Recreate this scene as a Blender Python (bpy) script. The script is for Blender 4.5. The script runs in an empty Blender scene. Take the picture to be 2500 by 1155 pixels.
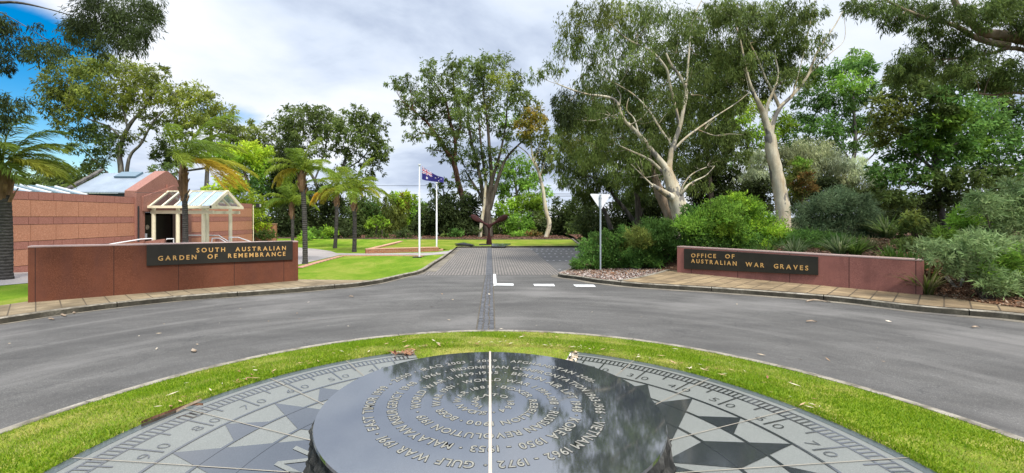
import bpy, bmesh, math, random
import numpy as np
from mathutils import Vector, Matrix
random.seed(7); rng = np.random.default_rng(7)
R = math.radians
sc = bpy.context.scene
# ------------------------------------------------------------------ camera, world, sun, exposure
F, CX, Y0, CH, DC = 1077.0, 1196.0, 530.0, 1.6, 2.622     # focal px (2500 wide), axis x, horizon y, eye height, memorial centre
cd = bpy.data.cameras.new('camera'); cam = bpy.data.objects.new('camera', cd); sc.collection.objects.link(cam)
cam.location = (0, 0, CH); cam.rotation_euler = (R(90), 0, 0)
cd.sensor_width = 36; cd.lens = 36 * F / 2500; cd.shift_x = (1250 - CX) / 2500; cd.shift_y = (Y0 - 577.5) / 2500
cd.clip_start = .05; cd.clip_end = 3000
sc.camera = cam
SUN_EL, SUN_AZ = 56, 155       # azimuth: degrees clockwise from +Y (view axis)
w = bpy.data.worlds.new('World'); sc.world = w; w.use_nodes = True
def build_world():
    nt = w.node_tree; N = nt.nodes; L = nt.links; N.clear()
    def n(t, **k):
        o = N.new(t)
        for a, b in k.items(): setattr(o, a, b)
        return o
    def math_(op, a, b=None, clamp=False):
        o = n('ShaderNodeMath', operation=op); o.use_clamp = clamp
        for i, v in enumerate((a, b)):
            if v is None: continue
            if isinstance(v, (int, float)): o.inputs[i].default_value = v
            else: L.new(v, o.inputs[i])
        return o.outputs[0]
    def rng_(v, a, b, c=0., d=1.):
        o = n('ShaderNodeMapRange', interpolation_type='SMOOTHSTEP'); L.new(v, o.inputs[0])
        for i, q in enumerate((a, b, c, d)): o.inputs[i + 1].default_value = q
        return o.outputs[0]
    sky = n('ShaderNodeTexSky', sky_type='NISHITA'); sky.sun_disc = False
    sky.sun_elevation = R(SUN_EL); sky.sun_rotation = R(SUN_AZ); sky.air_density = 1.1; sky.dust_density = .4; sky.ozone_density = 2.5
    tc = n('ShaderNodeTexCoord'); sep = n('ShaderNodeSeparateXYZ'); L.new(tc.outputs['Generated'], sep.inputs[0])
    x, y, z = sep.outputs
    zz = math_('ADD', math_('MAXIMUM', z, 0.), .22)
    cmb = n('ShaderNodeCombineXYZ'); L.new(math_('DIVIDE', x, zz), cmb.inputs[0]); L.new(math_('DIVIDE', y, zz), cmb.inputs[1])
    def noise(scale, detail, rough, off, dist=.3):
        m = n('ShaderNodeMapping'); m.inputs['Location'].default_value = off; L.new(cmb.outputs[0], m.inputs[0])
        o = n('ShaderNodeTexNoise'); o.inputs['Scale'].default_value = scale; o.inputs['Detail'].default_value = detail
        o.inputs['Roughness'].default_value = rough; o.inputs['Distortion'].default_value = dist
        L.new(m.outputs[0], o.inputs['Vector']); return o.outputs[0]
    n1 = noise(.75, 7, .52, (3.1, 1.7, 0)); n2 = noise(1.9, 8, .55, (9.2, 4.4, 0)); n3 = noise(.5, 5, .5, (1.3, 7.7, 0), .6)
    # a clear gap low in the west (left of the view axis)
    az = n('ShaderNodeMath', operation='ARCTAN2'); L.new(x, az.inputs[0]); L.new(y, az.inputs[1]); az = az.outputs[0]
    gap = math_('MULTIPLY', rng_(az, -.80, -.60, 1, 0), rng_(z, .27, .37, 1, 0))
    gap2 = math_('MULTIPLY', math_('MULTIPLY', rng_(az, -.66, -.58), rng_(az, -.50, -.40, 1, 0)), math_('MULTIPLY', rng_(z, .12, .2), rng_(z, .2, .26, 1, 0)))
    cover = math_('SUBTRACT', math_('ADD', math_('MULTIPLY', n2, .75), .62), math_('ADD', math_('MULTIPLY', gap, .72), math_('MULTIPLY', gap2, .42)))
    cover = rng_(cover, .42, .72)
    dens = math_('ADD', math_('MULTIPLY', n1, .6), math_('ADD', math_('MULTIPLY', n2, .25), math_('MULTIPLY', n3, .25)))
    cr = n('ShaderNodeValToRGB'); L.new(dens, cr.inputs[0]); e = cr.color_ramp.elements
    e[0].position = .455; e[0].color = (.40, .47, .61, 1)
    e[1].position = .63; e[1].color = (.80, .83, .89, 1)
    k = e.new(.515); k.color = (.58, .655, .78, 1)
    k = e.new(.565); k.color = (.69, .75, .85, 1)
    # overcast skies brighten towards the zenith
    cb = n('ShaderNodeBackground'); L.new(cr.outputs[0], cb.inputs[0]); L.new(rng_(z, .44, .95, 1.0, 2.9), cb.inputs[1])
    hs = n('ShaderNodeHueSaturation'); hs.inputs['Saturation'].default_value = 1.65; L.new(sky.outputs[0], hs.inputs['Color'])
    sb = n('ShaderNodeBackground'); L.new(hs.outputs[0], sb.inputs[0]); sb.inputs[1].default_value = .12
    mx = n('ShaderNodeMixShader'); L.new(cover, mx.inputs[0]); L.new(sb.outputs[0], mx.inputs[1]); L.new(cb.outputs[0], mx.inputs[2])
    out = n('ShaderNodeOutputWorld'); L.new(mx.outputs[0], out.inputs[0])
build_world()
sd = bpy.data.lights.new('sun', 'SUN'); sd.energy = 3.8; sd.angle = R(11); sd.color = (1, .955, .88)
sun = bpy.data.objects.new('sun', sd); sc.collection.objects.link(sun)
dv = Vector((math.sin(R(SUN_AZ)) * math.cos(R(SUN_EL)), math.cos(R(SUN_AZ)) * math.cos(R(SUN_EL)), math.sin(R(SUN_EL))))
sun.rotation_euler = dv.to_track_quat('Z', 'Y').to_euler(); sun.location = dv * 60
sc.view_settings.view_transform = 'Standard'; sc.view_settings.look = 'None'; sc.view_settings.gamma = 1
sc.view_settings.use_curve_mapping = False; sc.view_settings.exposure = .35
sc.cycles.max_bounces = 6; sc.cycles.diffuse_bounces = 3; sc.cycles.glossy_bounces = 3; sc.cycles.transmission_bounces = 4
sc.cycles.transparent_max_bounces = 6; sc.cycles.caustics_reflective = False; sc.cycles.caustics_refractive = False

# ------------------------------------------------------------------ terrain
def sstep(t):
    t = np.clip(t, 0, 1); return t * t * (3 - 2 * t)
def G(x, y):
    "road-level terrain height"
    r = np.hypot(x, y - DC); t = sstep((r - 4.4) / 7.5)
    fx = (1 - sstep((x - 3.6) / 2.6) * (1 - sstep((y - 15) / 6))) * (1 - sstep((-x - 3.9) / 2.6) * (1 - sstep((y - 14) / 5)))
    z = -.28 - .027 * np.clip(r - 4.4, 0, 7.5) + .004 * np.clip(x, -12, 12) * t - .055 * np.clip(y - 13.5, 0, 4) * fx
    return z + .003 * np.clip(y - 17.5, 0, 14.5) + .025 * np.clip(y - 32.5, 0, 12)
KH = .12
def mound(x, y):
    dl = (x - 7.1) * .758 + (y - 14.8) * .652 - .40
    m = .72 * sstep(dl / 1.2) + .40 * sstep((dl - .8) / 4.5)
    return m * sstep((x - 4.4) / 3.2) * (1 - .75 * sstep((y - 24) / 8))
def GV(x, y): return G(x, y) + KH
def GM(x, y): return G(x, y) + KH + .006 + mound(x, y)
def un(px, py, fn=GV):
    z = -.4
    for _ in range(80):
        d = F * (CH - z) / (py - Y0); x = (px - CX) * d / F
        z = .6 * z + .4 * float(fn(x, d))
    return Vector((x, d, z))
def P(px, py, d): return Vector(((px - CX) * d / F, d, CH + (Y0 - py) * d / F))

# ------------------------------------------------------------------ helpers
def tag(o, label=None, cat=None, group=None, kind=None):
    for k, v in (('label', label), ('category', cat), ('group', group), ('kind', kind)):
        if v: o[k] = v
    return o
def empty(name, loc, label, cat, group=None):
    o = bpy.data.objects.new(name, None); sc.collection.objects.link(o); o.location = loc; o.empty_display_size = .3
    return tag(o, label, cat, group)
class MB:
    def __init__(s): s.v = []; s.f = []; s.m = []; s.sm = []
    def face(s, pts, mi=0):
        b = len(s.v); s.v += [tuple(p) for p in pts]; s.f.append(tuple(range(b, b + len(pts)))); s.m.append(mi); s.sm.append(False)
    def raw(s, vs, fs, mi=0, smooth=False):
        b = len(s.v); s.v += [tuple(p) for p in vs]
        for f in fs: s.f.append(tuple(b + i for i in f)); s.m.append(mi); s.sm.append(smooth)
    def hexa(s, p, mi=0):
        "8 points: bottom ring 0-3 (ccw), top ring 4-7"
        s.raw(p, [(3, 2, 1, 0), (4, 5, 6, 7), (0, 1, 5, 4), (1, 2, 6, 5), (2, 3, 7, 6), (3, 0, 4, 7)], mi)
    def box(s, a, b, mi=0, M=None):
        x0, y0, z0 = a; x1, y1, z1 = b
        p = [Vector(q) for q in ((x0, y0, z0), (x1, y0, z0), (x1, y1, z0), (x0, y1, z0), (x0, y0, z1), (x1, y0, z1), (x1, y1, z1), (x0, y1, z1))]
        if M is not None: p = [M @ q for q in p]
        s.hexa(p, mi)
    def tube(s, pts, rad, n=8, mi=0, cap=True, smooth=True):
        pts = [Vector(p) for p in pts]; k = len(pts)
        if isinstance(rad, (int, float)): rad = [rad] * k
        vs = []; up = None
        for i in range(k):
            t = (pts[min(i + 1, k - 1)] - pts[max(i - 1, 0)])
            if t.length < 1e-9: t = Vector((0, 0, 1))
            t.normalize()
            if up is None:
                up = Vector((1, 0, 0)) if abs(t.x) < .9 else Vector((0, 1, 0))
            a = (up - t * up.dot(t)); a.normalize(); up = a; b = t.cross(a)
            for j in range(n):
                th = 2 * math.pi * j / n
                vs.append(pts[i] + (a * math.cos(th) + b * math.sin(th)) * rad[i])
        fs = [(i * n + j, i * n + (j + 1) % n, (i + 1) * n + (j + 1) % n, (i + 1) * n + j) for i in range(k - 1) for j in range(n)]
        s.raw(vs, fs, mi, smooth)
        if cap:
            s.raw(vs[:n], [tuple(range(n - 1, -1, -1))], mi); s.raw(vs[-n:], [tuple(range(n))], mi)
    def bar(s, a, b, wx, wz, mi=0):
        "rectangular bar from a to b"
        a = Vector(a); b = Vector(b); t = (b - a).normalized()
        u = t.cross(Vector((0, 0, 1)))
        if u.length < 1e-6: u = Vector((1, 0, 0))
        u.normalize(); q = u.cross(t)
        u = u * wx / 2; q = q * wz / 2
        s.hexa([a - u - q, a + u - q, b + u - q, b - u - q, a - u + q, a + u + q, b + u + q, b - u + q], mi)
    def build(s, name, mats, parent=None, bevel=0):
        me = bpy.data.meshes.new(name); me.from_pydata(s.v, [], s.f)
        mats = mats if isinstance(mats, (list, tuple)) else [mats]
        for m in mats: me.materials.append(m)
        me.polygons.foreach_set('material_index', s.m); me.polygons.foreach_set('use_smooth', s.sm)
        me.update()
        o = bpy.data.objects.new(name, me); sc.collection.objects.link(o)
        if parent:
            o.parent = parent; o.matrix_parent_inverse = Matrix.Translation(-parent.location)
        if bevel:
            b = o.modifiers.new('bevel', 'BEVEL'); b.width = bevel; b.segments = 2; b.limit_method = 'ANGLE'
        return o
def quads_obj(name, V, C, mat, parent=None, tri=False):
    "numpy mesh: V (n,k,3) points per face, C (n,3) colour per face"
    n, k = V.shape[:2]
    me = bpy.data.meshes.new(name); me.vertices.add(n * k); me.loops.add(n * k); me.polygons.add(n)
    me.vertices.foreach_set('co', V.astype(np.float32).ravel())
    me.loops.foreach_set('vertex_index', np.arange(n * k, dtype=np.int32))
    me.polygons.foreach_set('loop_start', np.arange(0, n * k, k, dtype=np.int32))
    a = me.color_attributes.new('Col', 'FLOAT_COLOR', 'POINT')
    col = np.ones((n, k, 4), np.float32); col[:, :, :3] = C[:, None, :]
    a.data.foreach_set('color', col.ravel())
    me.materials.append(mat); me.update(calc_edges=True); me.validate()
    o = bpy.data.objects.new(name, me); sc.collection.objects.link(o)
    if parent:
        o.parent = parent; o.matrix_parent_inverse = Matrix.Translation(-parent.location)
    return o
def catmull(pts, per=6):
    pts = [Vector(p) for p in pts]; out = []
    for i in range(len(pts) - 1):
        p0 = pts[max(i - 1, 0)]; p1 = pts[i]; p2 = pts[i + 1]; p3 = pts[min(i + 2, len(pts) - 1)]
        for j in range(per):
            t = j / per
            out.append(.5 * ((2 * p1) + (p2 - p0) * t + (2 * p0 - 5 * p1 + 4 * p2 - p3) * t * t + (3 * p1 - p0 - 3 * p2 + p3) * t ** 3))
    out.append(pts[-1]); return out
def sheet(name, poly, fn, mat, step=.5, kind='structure', parent=None):
    "polygon in plan, cut into a grid and draped on fn"
    bm = bmesh.new()
    vs = [bm.verts.new((p[0], p[1], 0)) for p in poly]
    es = [bm.edges.new((vs[i], vs[(i + 1) % len(vs)])) for i in range(len(vs))]
    bmesh.ops.triangle_fill(bm, use_beauty=True, use_dissolve=True, edges=es, normal=(0, 0, 1))
    xs = [p[0] for p in poly]; ys = [p[1] for p in poly]
    for ax, (a, b) in ((0, (min(xs), max(xs))), (1, (min(ys), max(ys)))):
        q = math.ceil(a / step) * step + .013
        while q < b:
            co = [0, 0, 0]; no = [0, 0, 0]; co[ax] = q; no[ax] = 1
            bmesh.ops.bisect_plane(bm, geom=bm.verts[:] + bm.edges[:] + bm.faces[:], plane_co=co, plane_no=no)
            q += step
    for v in bm.verts: v.co.z = float(fn(v.co.x, v.co.y))
    bmesh.ops.recalc_face_normals(bm, faces=bm.faces[:])
    for f in bm.faces:
        if f.normal.z < 0: f.normal_flip()
        f.smooth = True
    me = bpy.data.meshes.new(name); bm.to_mesh(me); bm.free(); me.materials.append(mat)
    o = bpy.data.objects.new(name, me); sc.collection.objects.link(o)
    if kind: o['kind'] = kind
    if parent: o.parent = parent; o.matrix_parent_inverse = Matrix.Translation(-parent.location)
    return o
# ------------------------------------------------------------------ materials
class Mat:
    def __init__(s, name, rough=.8, spec=.3, metal=0.):
        m = s.m = bpy.data.materials.new(name); m.use_nodes = True; s.nt = m.node_tree; s.N = s.nt.nodes; s.L = s.nt.links
        s.b = s.N['Principled BSDF']; s.b.inputs['Roughness'].default_value = rough
        s.b.inputs['Specular IOR Level'].default_value = spec; s.b.inputs['Metallic'].default_value = metal
        s.tc = s.N.new('ShaderNodeTexCoord'); s.co = s.tc.outputs['Object']
    def set(s, sock, v):
        if isinstance(v, bpy.types.NodeSocket): s.L.new(v, sock)
        elif isinstance(v, tuple) and len(v) == 3 and sock.type == 'RGBA': sock.default_value = (*v, 1)
        else: sock.default_value = v
    def map(s, scale=(1, 1, 1), rot=(0, 0, 0), loc=(0, 0, 0)):
        o = s.N.new('ShaderNodeMapping'); o.inputs['Scale'].default_value = scale; o.inputs['Rotation'].default_value = rot; o.inputs['Location'].default_value = loc
        s.L.new(s.co, o.inputs[0]); return o.outputs[0]
    def noise(s, scale, detail=4, rough=.55, vec=None, dist=0.):
        o = s.N.new('ShaderNodeTexNoise'); s.L.new(vec or s.co, o.inputs['Vector'])
        o.inputs['Scale'].default_value = scale; o.inputs['Detail'].default_value = detail; o.inputs['Roughness'].default_value = rough; o.inputs['Distortion'].default_value = dist
        return o.outputs[0]
    def voro(s, scale, vec=None, out='Color'):
        o = s.N.new('ShaderNodeTexVoronoi'); s.L.new(vec or s.co, o.inputs['Vector']); o.inputs['Scale'].default_value = scale
        return o.outputs[out]
    def ramp(s, fac, *stops):
        o = s.N.new('ShaderNodeValToRGB'); s.L.new(fac, o.inputs[0]); e = o.color_ramp.elements
        for i, (p, c) in enumerate(stops):
            k = e[i] if i < 2 else e.new(p)
            k.position = p; k.color = (*c, 1) if isinstance(c, tuple) else (c, c, c, 1)
        return o.outputs[0]
    def mix(s, fac, a, b, mode='MIX'):
        o = s.N.new('ShaderNodeMix'); o.data_type = 'RGBA'; o.blend_type = mode
        s.set(o.inputs[0], fac); s.set(o.inputs[6], a); s.set(o.inputs[7], b); return o.outputs[2]
    def brick(s, vec, bw, rh, mortar, c1, c2, cm, off=.5):
        o = s.N.new('ShaderNodeTexBrick'); s.L.new(vec, o.inputs['Vector']); o.offset = off
        for k, v in (('Color1', c1), ('Color2', c2), ('Mortar', cm)): o.inputs[k].default_value = (*v, 1)
        o.inputs['Scale'].default_value = 1; o.inputs['Brick Width'].default_value = bw; o.inputs['Row Height'].default_value = rh; o.inputs['Mortar Size'].default_value = mortar; o.inputs['Mortar Smooth'].default_value = .2
        return o.outputs[0], o.outputs[1]
    def color(s, v): s.set(s.b.inputs['Base Color'], v); return s
    def rough(s, v): s.set(s.b.inputs['Roughness'], v); return s
    def bump(s, h, strength=.3, dist=.01):
        o = s.N.new('ShaderNodeBump'); o.inputs['Strength'].default_value = strength; o.inputs['Distance'].default_value = dist
        s.L.new(h, o.inputs['Height']); s.L.new(o.outputs[0], s.b.inputs['Normal']); return s
def plain(name, c, rough=.7, spec=.3, metal=0., var=.15, scale=6):
    m = Mat(name, rough, spec, metal); nn = m.noise(scale, 5)
    m.color(m.mix(m.ramp(nn, (.3, 0.), (.7, 1.)), tuple(v * (1 - var) for v in c), tuple(min(1, v * (1 + var)) for v in c))); return m.m
M = {}
def mats():
    m = Mat('asphalt', .9, .25)
    big = m.noise(.55, 6, .6, m.map((1, 2.2, 1)), .6); fine = m.noise(95, 3, .7); mid = m.noise(9, 5, .6)
    c = m.ramp(big, (.32, (.080, .074, .066)), (.5, (.112, .104, .093)), (.68, (.150, .141, .128)))
    c = m.mix(m.ramp(mid, (.35, .0), (.75, .35)), c, (.07, .068, .066)); c = m.mix(m.ramp(fine, (.42, .55), (.62, 0.)), c, (.04, .04, .04)); c = m.mix(m.ramp(fine, (.58, 0.), (.72, .7)), c, (.32, .31, .29)); ck = m.N.new('ShaderNodeTexVoronoi'); ck.feature = 'DISTANCE_TO_EDGE'; ck.inputs['Scale'].default_value = .33; wp = m.N.new('ShaderNodeVectorMath'); wp.operation = 'ADD'; m.L.new(m.co, wp.inputs[0]); wn = m.N.new('ShaderNodeTexNoise'); wn.inputs['Scale'].default_value = 2.2; wn.inputs['Detail'].default_value = 5; m.L.new(m.co, wn.inputs['Vector']); m.L.new(wn.outputs[1], wp.inputs[1]); m.L.new(wp.outputs[0], ck.inputs['Vector']); c = m.mix(m.ramp(ck.outputs['Distance'], (.0, .6), (.006, 0.)), c, (.05, .048, .046)); sp = m.noise(.23, 4, .6); c = m.mix(m.ramp(sp, (.50, 0.), (.66, .45)), c, (.22, .205, .19)); dk = m.noise(3.2, 6, .7, m.map((1, 1, 1), (0, 0, 0), (7, 3, 0))); c = m.mix(m.ramp(dk, (.60, 0.), (.74, .55)), c, (.05, .047, .045))
    vl = m.N.new('ShaderNodeVectorMath'); vl.operation = 'DISTANCE'; m.L.new(m.co, vl.inputs[0]); vl.inputs[1].default_value = (0, DC, -.4); sx = m.N.new('ShaderNodeSeparateXYZ'); m.L.new(m.co, sx.inputs[0])
    ys = m.N.new('ShaderNodeMath'); ys.operation = 'SUBTRACT'; m.L.new(sx.outputs[1], ys.inputs[0]); ys.inputs[1].default_value = DC; at2 = m.N.new('ShaderNodeMath'); at2.operation = 'ARCTAN2'; m.L.new(sx.outputs[0], at2.inputs[0]); m.L.new(ys.outputs[0], at2.inputs[1])
    cb = m.N.new('ShaderNodeCombineXYZ'); m.L.new(vl.outputs['Value'], cb.inputs[0]); m.L.new(at2.outputs[0], cb.inputs[1]); bd = m.noise(1.15, 6, .62, cb.outputs[0], .5)
    c = m.mix(m.ramp(bd, (.50, 0.), (.68, .55)), c, (.052, .049, .046)); c = m.mix(m.ramp(bd, (.30, .45), (.46, 0.)), c, (.19, .178, .165))
    m.color(c).bump(fine, .5, .006); M['asphalt'] = m.m
    m = Mat('grass_soil', 1, .1)
    a = m.noise(1.3, 6, .6); b = m.noise(14, 5, .65)
    c = m.ramp(a, (.34, (.10, .17, .012)), (.5, (.17, .22, .02)), (.62, (.30, .27, .07)))
    c = m.mix(m.ramp(b, (.35, .5), (.6, 0.)), c, (.05, .11, .006)); m.color(c).bump(b, .8, .03); M['turf'] = m.m
    m = Mat('lawn', 1, .1)
    v = m.map((1, .45, 1), (0, 0, .5)); a = m.noise(.7, 6, .6, v); b = m.noise(7, 6, .7); c3 = m.noise(45, 3, .7)
    c = m.ramp(a, (.32, (.105, .19, .010)), (.48, (.17, .255, .018)), (.62, (.28, .30, .05)))
    c = m.mix(m.ramp(b, (.3, .45), (.55, 0.)), c, (.06, .15, .006)); c = m.mix(m.ramp(c3, (.35, .5), (.6, 0.)), c, (.05, .13, .004))
    m.color(c).bump(c3, .9, .04); M['lawn'] = m.m
    m = Mat('lawn_dry', 1, .1); a = m.noise(.6, 6, .65); b = m.noise(9, 6, .7)
    c = m.ramp(a, (.32, (.10, .16, .012)), (.5, (.17, .22, .02)), (.68, (.27, .25, .05))); c = m.mix(m.ramp(b, (.35, .45), (.6, 0.)), c, (.06, .09, .01))
    m.color(c).bump(b, .8, .04); M['lawn_dry'] = m.m
    m = Mat('kerb_concrete', .9, .2); a = m.noise(2.2, 6, .65); b = m.noise(30, 4, .7); s = m.noise(5, 5, .6, m.map((1, 1, .2)))
    c = m.ramp(a, (.3, (.20, .175, .13)), (.6, (.33, .295, .235)), (.75, (.40, .365, .31))); c = m.mix(m.ramp(b, (.4, .4), (.6, 0.)), c, (.12, .11, .09))
    c = m.mix(m.ramp(s, (.46, 0.), (.62, .75)), c, (.075, .065, .05)); m.color(c).bump(b, .4, .006); M['kerb'] = m.m
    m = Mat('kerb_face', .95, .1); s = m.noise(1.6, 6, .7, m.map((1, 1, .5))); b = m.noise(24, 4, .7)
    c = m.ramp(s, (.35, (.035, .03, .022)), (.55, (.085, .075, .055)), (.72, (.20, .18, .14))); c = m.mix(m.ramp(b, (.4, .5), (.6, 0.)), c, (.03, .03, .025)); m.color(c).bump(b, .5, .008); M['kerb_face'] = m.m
    def paving(name, rot, c1, c2, cm, bw, rh, mo, off):
        m = Mat(name, .9, .2); col, fac = m.brick(m.map((1, 1, 1), (0, 0, rot)), bw, rh, mo, c1, c2, cm, off); b = m.noise(28, 5, .65); a = m.noise(1.2, 5, .6)
        c = m.mix(m.ramp(b, (.38, .4), (.62, 0.)), col, tuple(v * .45 for v in c1)); c = m.mix(m.ramp(a, (.40, 0.), (.66, .8)), c, tuple(v * .38 for v in c2), 'MIX'); m.color(c).bump(fac, -.5, .01); return m.m
    M['pave_left'] = paving('paving_left', -.80, (.33, .26, .16), (.25, .19, .115), (.07, .055, .04), .40, .40, .013, 0.)
    M['pave_right'] = paving('paving_right', .80, (.34, .25, .14), (.24, .17, .10), (.05, .04, .03), .40, .40, .016, 0.)
    m = Mat('driveway_pavers', .9, .2); col, fac = m.brick(m.map((1, 1, 1), (0, 0, R(90))), .24, .12, .020, (.225, .20, .175), (.17, .152, .135), (.062, .058, .054), .5); a = m.noise(.45, 5, .6)
    c = m.mix(m.ramp(a, (.4, 0.), (.7, .55)), col, (.10, .095, .09)); m.color(c).bump(fac, -.4, .01); M['pavers'] = m.m
    m = Mat('parking_pavers', .9, .2); col, fac = m.brick(m.map((1, 1, 1)), .24, .12, .012, (.13, .125, .12), (.10, .096, .094), (.04, .04, .04), .5); m.color(col); M['pavers_dark'] = m.m
    m = Mat('path_concrete', .9, .2); a = m.noise(.8, 5); b = m.noise(40, 3, .7); c = m.ramp(a, (.3, (.27, .24, .225)), (.7, (.36, .33, .31))); m.color(m.mix(m.ramp(b, (.4, .3), (.6, 0.)), c, (.17, .15, .14))); M['path'] = m.m
    m = Mat('pink_paver', .85, .2); col, fac = m.brick(m.map((1, 1, 1)), .23, .23, .012, (.46, .25, .17), (.40, .21, .14), (.22, .13, .1), .5); m.color(col); M['pink'] = m.m
    m = Mat('cobble', .75, .35); a = m.voro(7.5); b = m.noise(60, 4, .6); c = m.ramp(m.noise(8, 3), (.3, (.06, .06, .064)), (.7, (.135, .135, .14))); c = m.mix(m.ramp(b, (.4, .5), (.6, 0.)), c, (.03, .033, .04)); m.color(c).bump(b, .5, .01); M['cobble'] = m.m
    m = Mat('joint_grit', 1, .1); b = m.noise(50, 4, .6); m.color(m.ramp(b, (.35, (.03, .028, .025)), (.65, (.17, .145, .11)))); M['grit'] = m.m
    m = Mat('mulch_soil', 1, .1); a = m.noise(2.0, 6, .65); b = m.noise(38, 5, .7, m.map((1, .5, 1))); c = m.ramp(a, (.3, (.075, .042, .025)), (.7, (.15, .085, .055))); c = m.mix(m.ramp(b, (.35, .7), (.65, 0.)), c, (.028, .017, .011)); m.color(c).bump(b, 1, .04); M['mulch'] = m.m
    m = Mat('ground_soil', 1, .1); a = m.noise(.3, 6, .65); m.color(m.ramp(a, (.3, (.04, .045, .018)), (.7, (.09, .085, .035)))); M['ground'] = m.m
    # polished granites
    def granite(name, c0, c1, c2, rough, spec, sc_=220, stain=None):
        m = Mat(name, rough, spec); v = m.voro(sc_); q = m.noise(sc_ * .6, 3, .7); a = m.noise(1.7, 5, .6)
        bw = m.N.new('ShaderNodeRGBToBW'); m.L.new(v, bw.inputs[0])
        c = m.ramp(bw.outputs[0], (.2, c0), (.5, c1), (.8, c2)); c = m.mix(m.ramp(q, (.45, .35), (.6, 0.)), c, tuple(x * .4 for x in c0))
        c = m.mix(m.ramp(a, (.4, 0.), (.75, .3)), c, tuple(x * .6 for x in c1))
        if stain:
            s = m.noise(2.2, 6, .65, m.map((1, 1, .22))); c = m.mix(m.ramp(s, (.44, 0.), (.66, .8)), c, stain); s2 = m.noise(.9, 5, .6); c = m.mix(m.ramp(s2, (.42, 0.), (.62, .4)), c, tuple(x * 1.35 for x in c1))
        m.color(c); return m.m
    M['black_granite'] = granite('black_granite', (.024, .027, .033), (.034, .038, .046), (.05, .055, .066), .045, .5, 260)
    M['inlay_dark'] = granite('inlay_dark', (.022, .025, .03), (.03, .034, .04), (.05, .055, .062), .09, .5, 260)
    M['inlay_light'] = granite('inlay_light', (.155, .160, .145), (.195, .200, .180), (.24, .245, .222), .36, .5, 300)
    M['black_granite'].node_tree.nodes['Principled BSDF'].inputs['IOR'].default_value = 4.2; M['inlay_dark'].node_tree.nodes['Principled BSDF'].inputs['IOR'].default_value = 3.0
    M['edge_slate'] = granite('edge_slate', (.06, .075, .08), (.085, .10, .105), (.12, .135, .14), .3, .5, 200)
    M['red_granite'] = granite('red_granite', (.090, .031, .017), (.145, .050, .027), (.205, .082, .048), .65, .12, 130, (.10, .040, .028))
    M['pink_granite'] = granite('pink_granite', (.21, .082, .064), (.295, .118, .092), (.37, .165, .135), .6, .2, 130, (.16, .066, .054))
    M['coping'] = granite('coping_granite', (.36, .24, .21), (.45, .31, .28), (.52, .38, .34), .35, .5, 200)
    m = Mat('rough_rock', .9, .3); a = m.noise(9, 8, .7, m.map((1, 1, .45))); c = m.ramp(a, (.35, (.012, .012, .011)), (.55, (.04, .039, .035)), (.75, (.15, .145, .13))); m.color(c).bump(a, 1, .05); M['rough_rock'] = m.m
    M['brass'] = plain('brass_strip', (.50, .42, .34), .45, .5, .2)
    M['letter_stone'] = plain('letter_infill', (.21, .20, .165), .6, .3, 0, .3, 60)
    M['letter_outline'] = plain('letter_edge', (.012, .012, .012), .8, .1)  # near-black outline showing round the pale letter infill
    M['gold'] = plain('gold_letter', (.62, .36, .12), .4, .5, .25, .12, 30)
    M['plaque'] = plain('plaque_bronze', (.022, .019, .013), .42, .4, .1, .2, 3)
    M['joint'] = plain('dark_joint', (.035, .022, .02), .9, .1)
    M['joint_pale'] = plain('pale_joint', (.27, .24, .19), .8, .2)
    # building
    M['panel_light'] = granite('panel_peach', (.46, .20, .115), (.54, .25, .15), (.60, .31, .20), .7, .2, 60)
    M['panel_dark'] = granite('panel_maroon', (.34, .145, .105), (.41, .18, .135), (.47, .22, .17), .65, .2, 60)
    M['gable_stone'] = granite('gable_pink', (.28, .125, .092), (.335, .158, .12), (.40, .205, .16), .65, .2, 60)
    m = Mat('metal_roof', .65, .1, .0); wv = m.N.new('ShaderNodeTexWave'); wv.bands_direction = 'X'; wv.inputs['Scale'].default_value = 2.2; m.L.new(m.co, wv.inputs[0]); a = m.noise(1.2, 5); c = m.ramp(a, (.3, (.21, .245, .285)), (.7, (.27, .31, .355))); m.color(c).bump(wv.outputs[0], .5, .02); M['roof'] = m.m
    M['cream'] = plain('cream_paint', (.74, .67, .48), .5, .35, 0, .06)
    M['white_paint'] = plain('white_paint', (.74, .74, .74), .4, .4, 0, .05)
    M['dark_door'] = plain('dark_door', (.010, .007, .005), .35, .4)
    M['dark_gap'] = plain('dark_void', (.008, .008, .008), .9, .1)
    M['dark_metal'] = plain('dark_metal', (.03, .03, .032), .5, .4, .3)
    M['steel'] = plain('galvanised_steel', (.42, .46, .50), .45, .5, .5, .12, 20)
    M['sign_back'] = plain('sign_back', (.74, .75, .76), .45, .4, 0, .04, 3)
    m = Mat('rusty_iron', .8, .25, .1); a = m.noise(6, 6, .65); m.color(m.ramp(a, (.3, (.018, .006, .006)), (.55, (.042, .012, .011)), (.75, (.07, .022, .017)))).bump(a, .4, .02); M['rust'] = m.m
    m = Mat('orange_brick', .9, .2); v = m.map((1, 1, 1), (R(90), 0, 0)); col, fac = m.brick(v, .24, .086, .010, (.36, .135, .06), (.27, .095, .045), (.30, .24, .18)); m.color(col); M['brick'] = m.m
    M['brick_coping'] = plain('brick_coping', (.47, .27, .18), .85, .2, 0, .15, 10)
    M['faded_paint'] = plain('faded_paint', (.36, .36, .36), .8, .2, 0, .35, 5)
    M['road_paint'] = plain('road_paint', (.58, .58, .56), .75, .2, 0, .28, 22)
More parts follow.
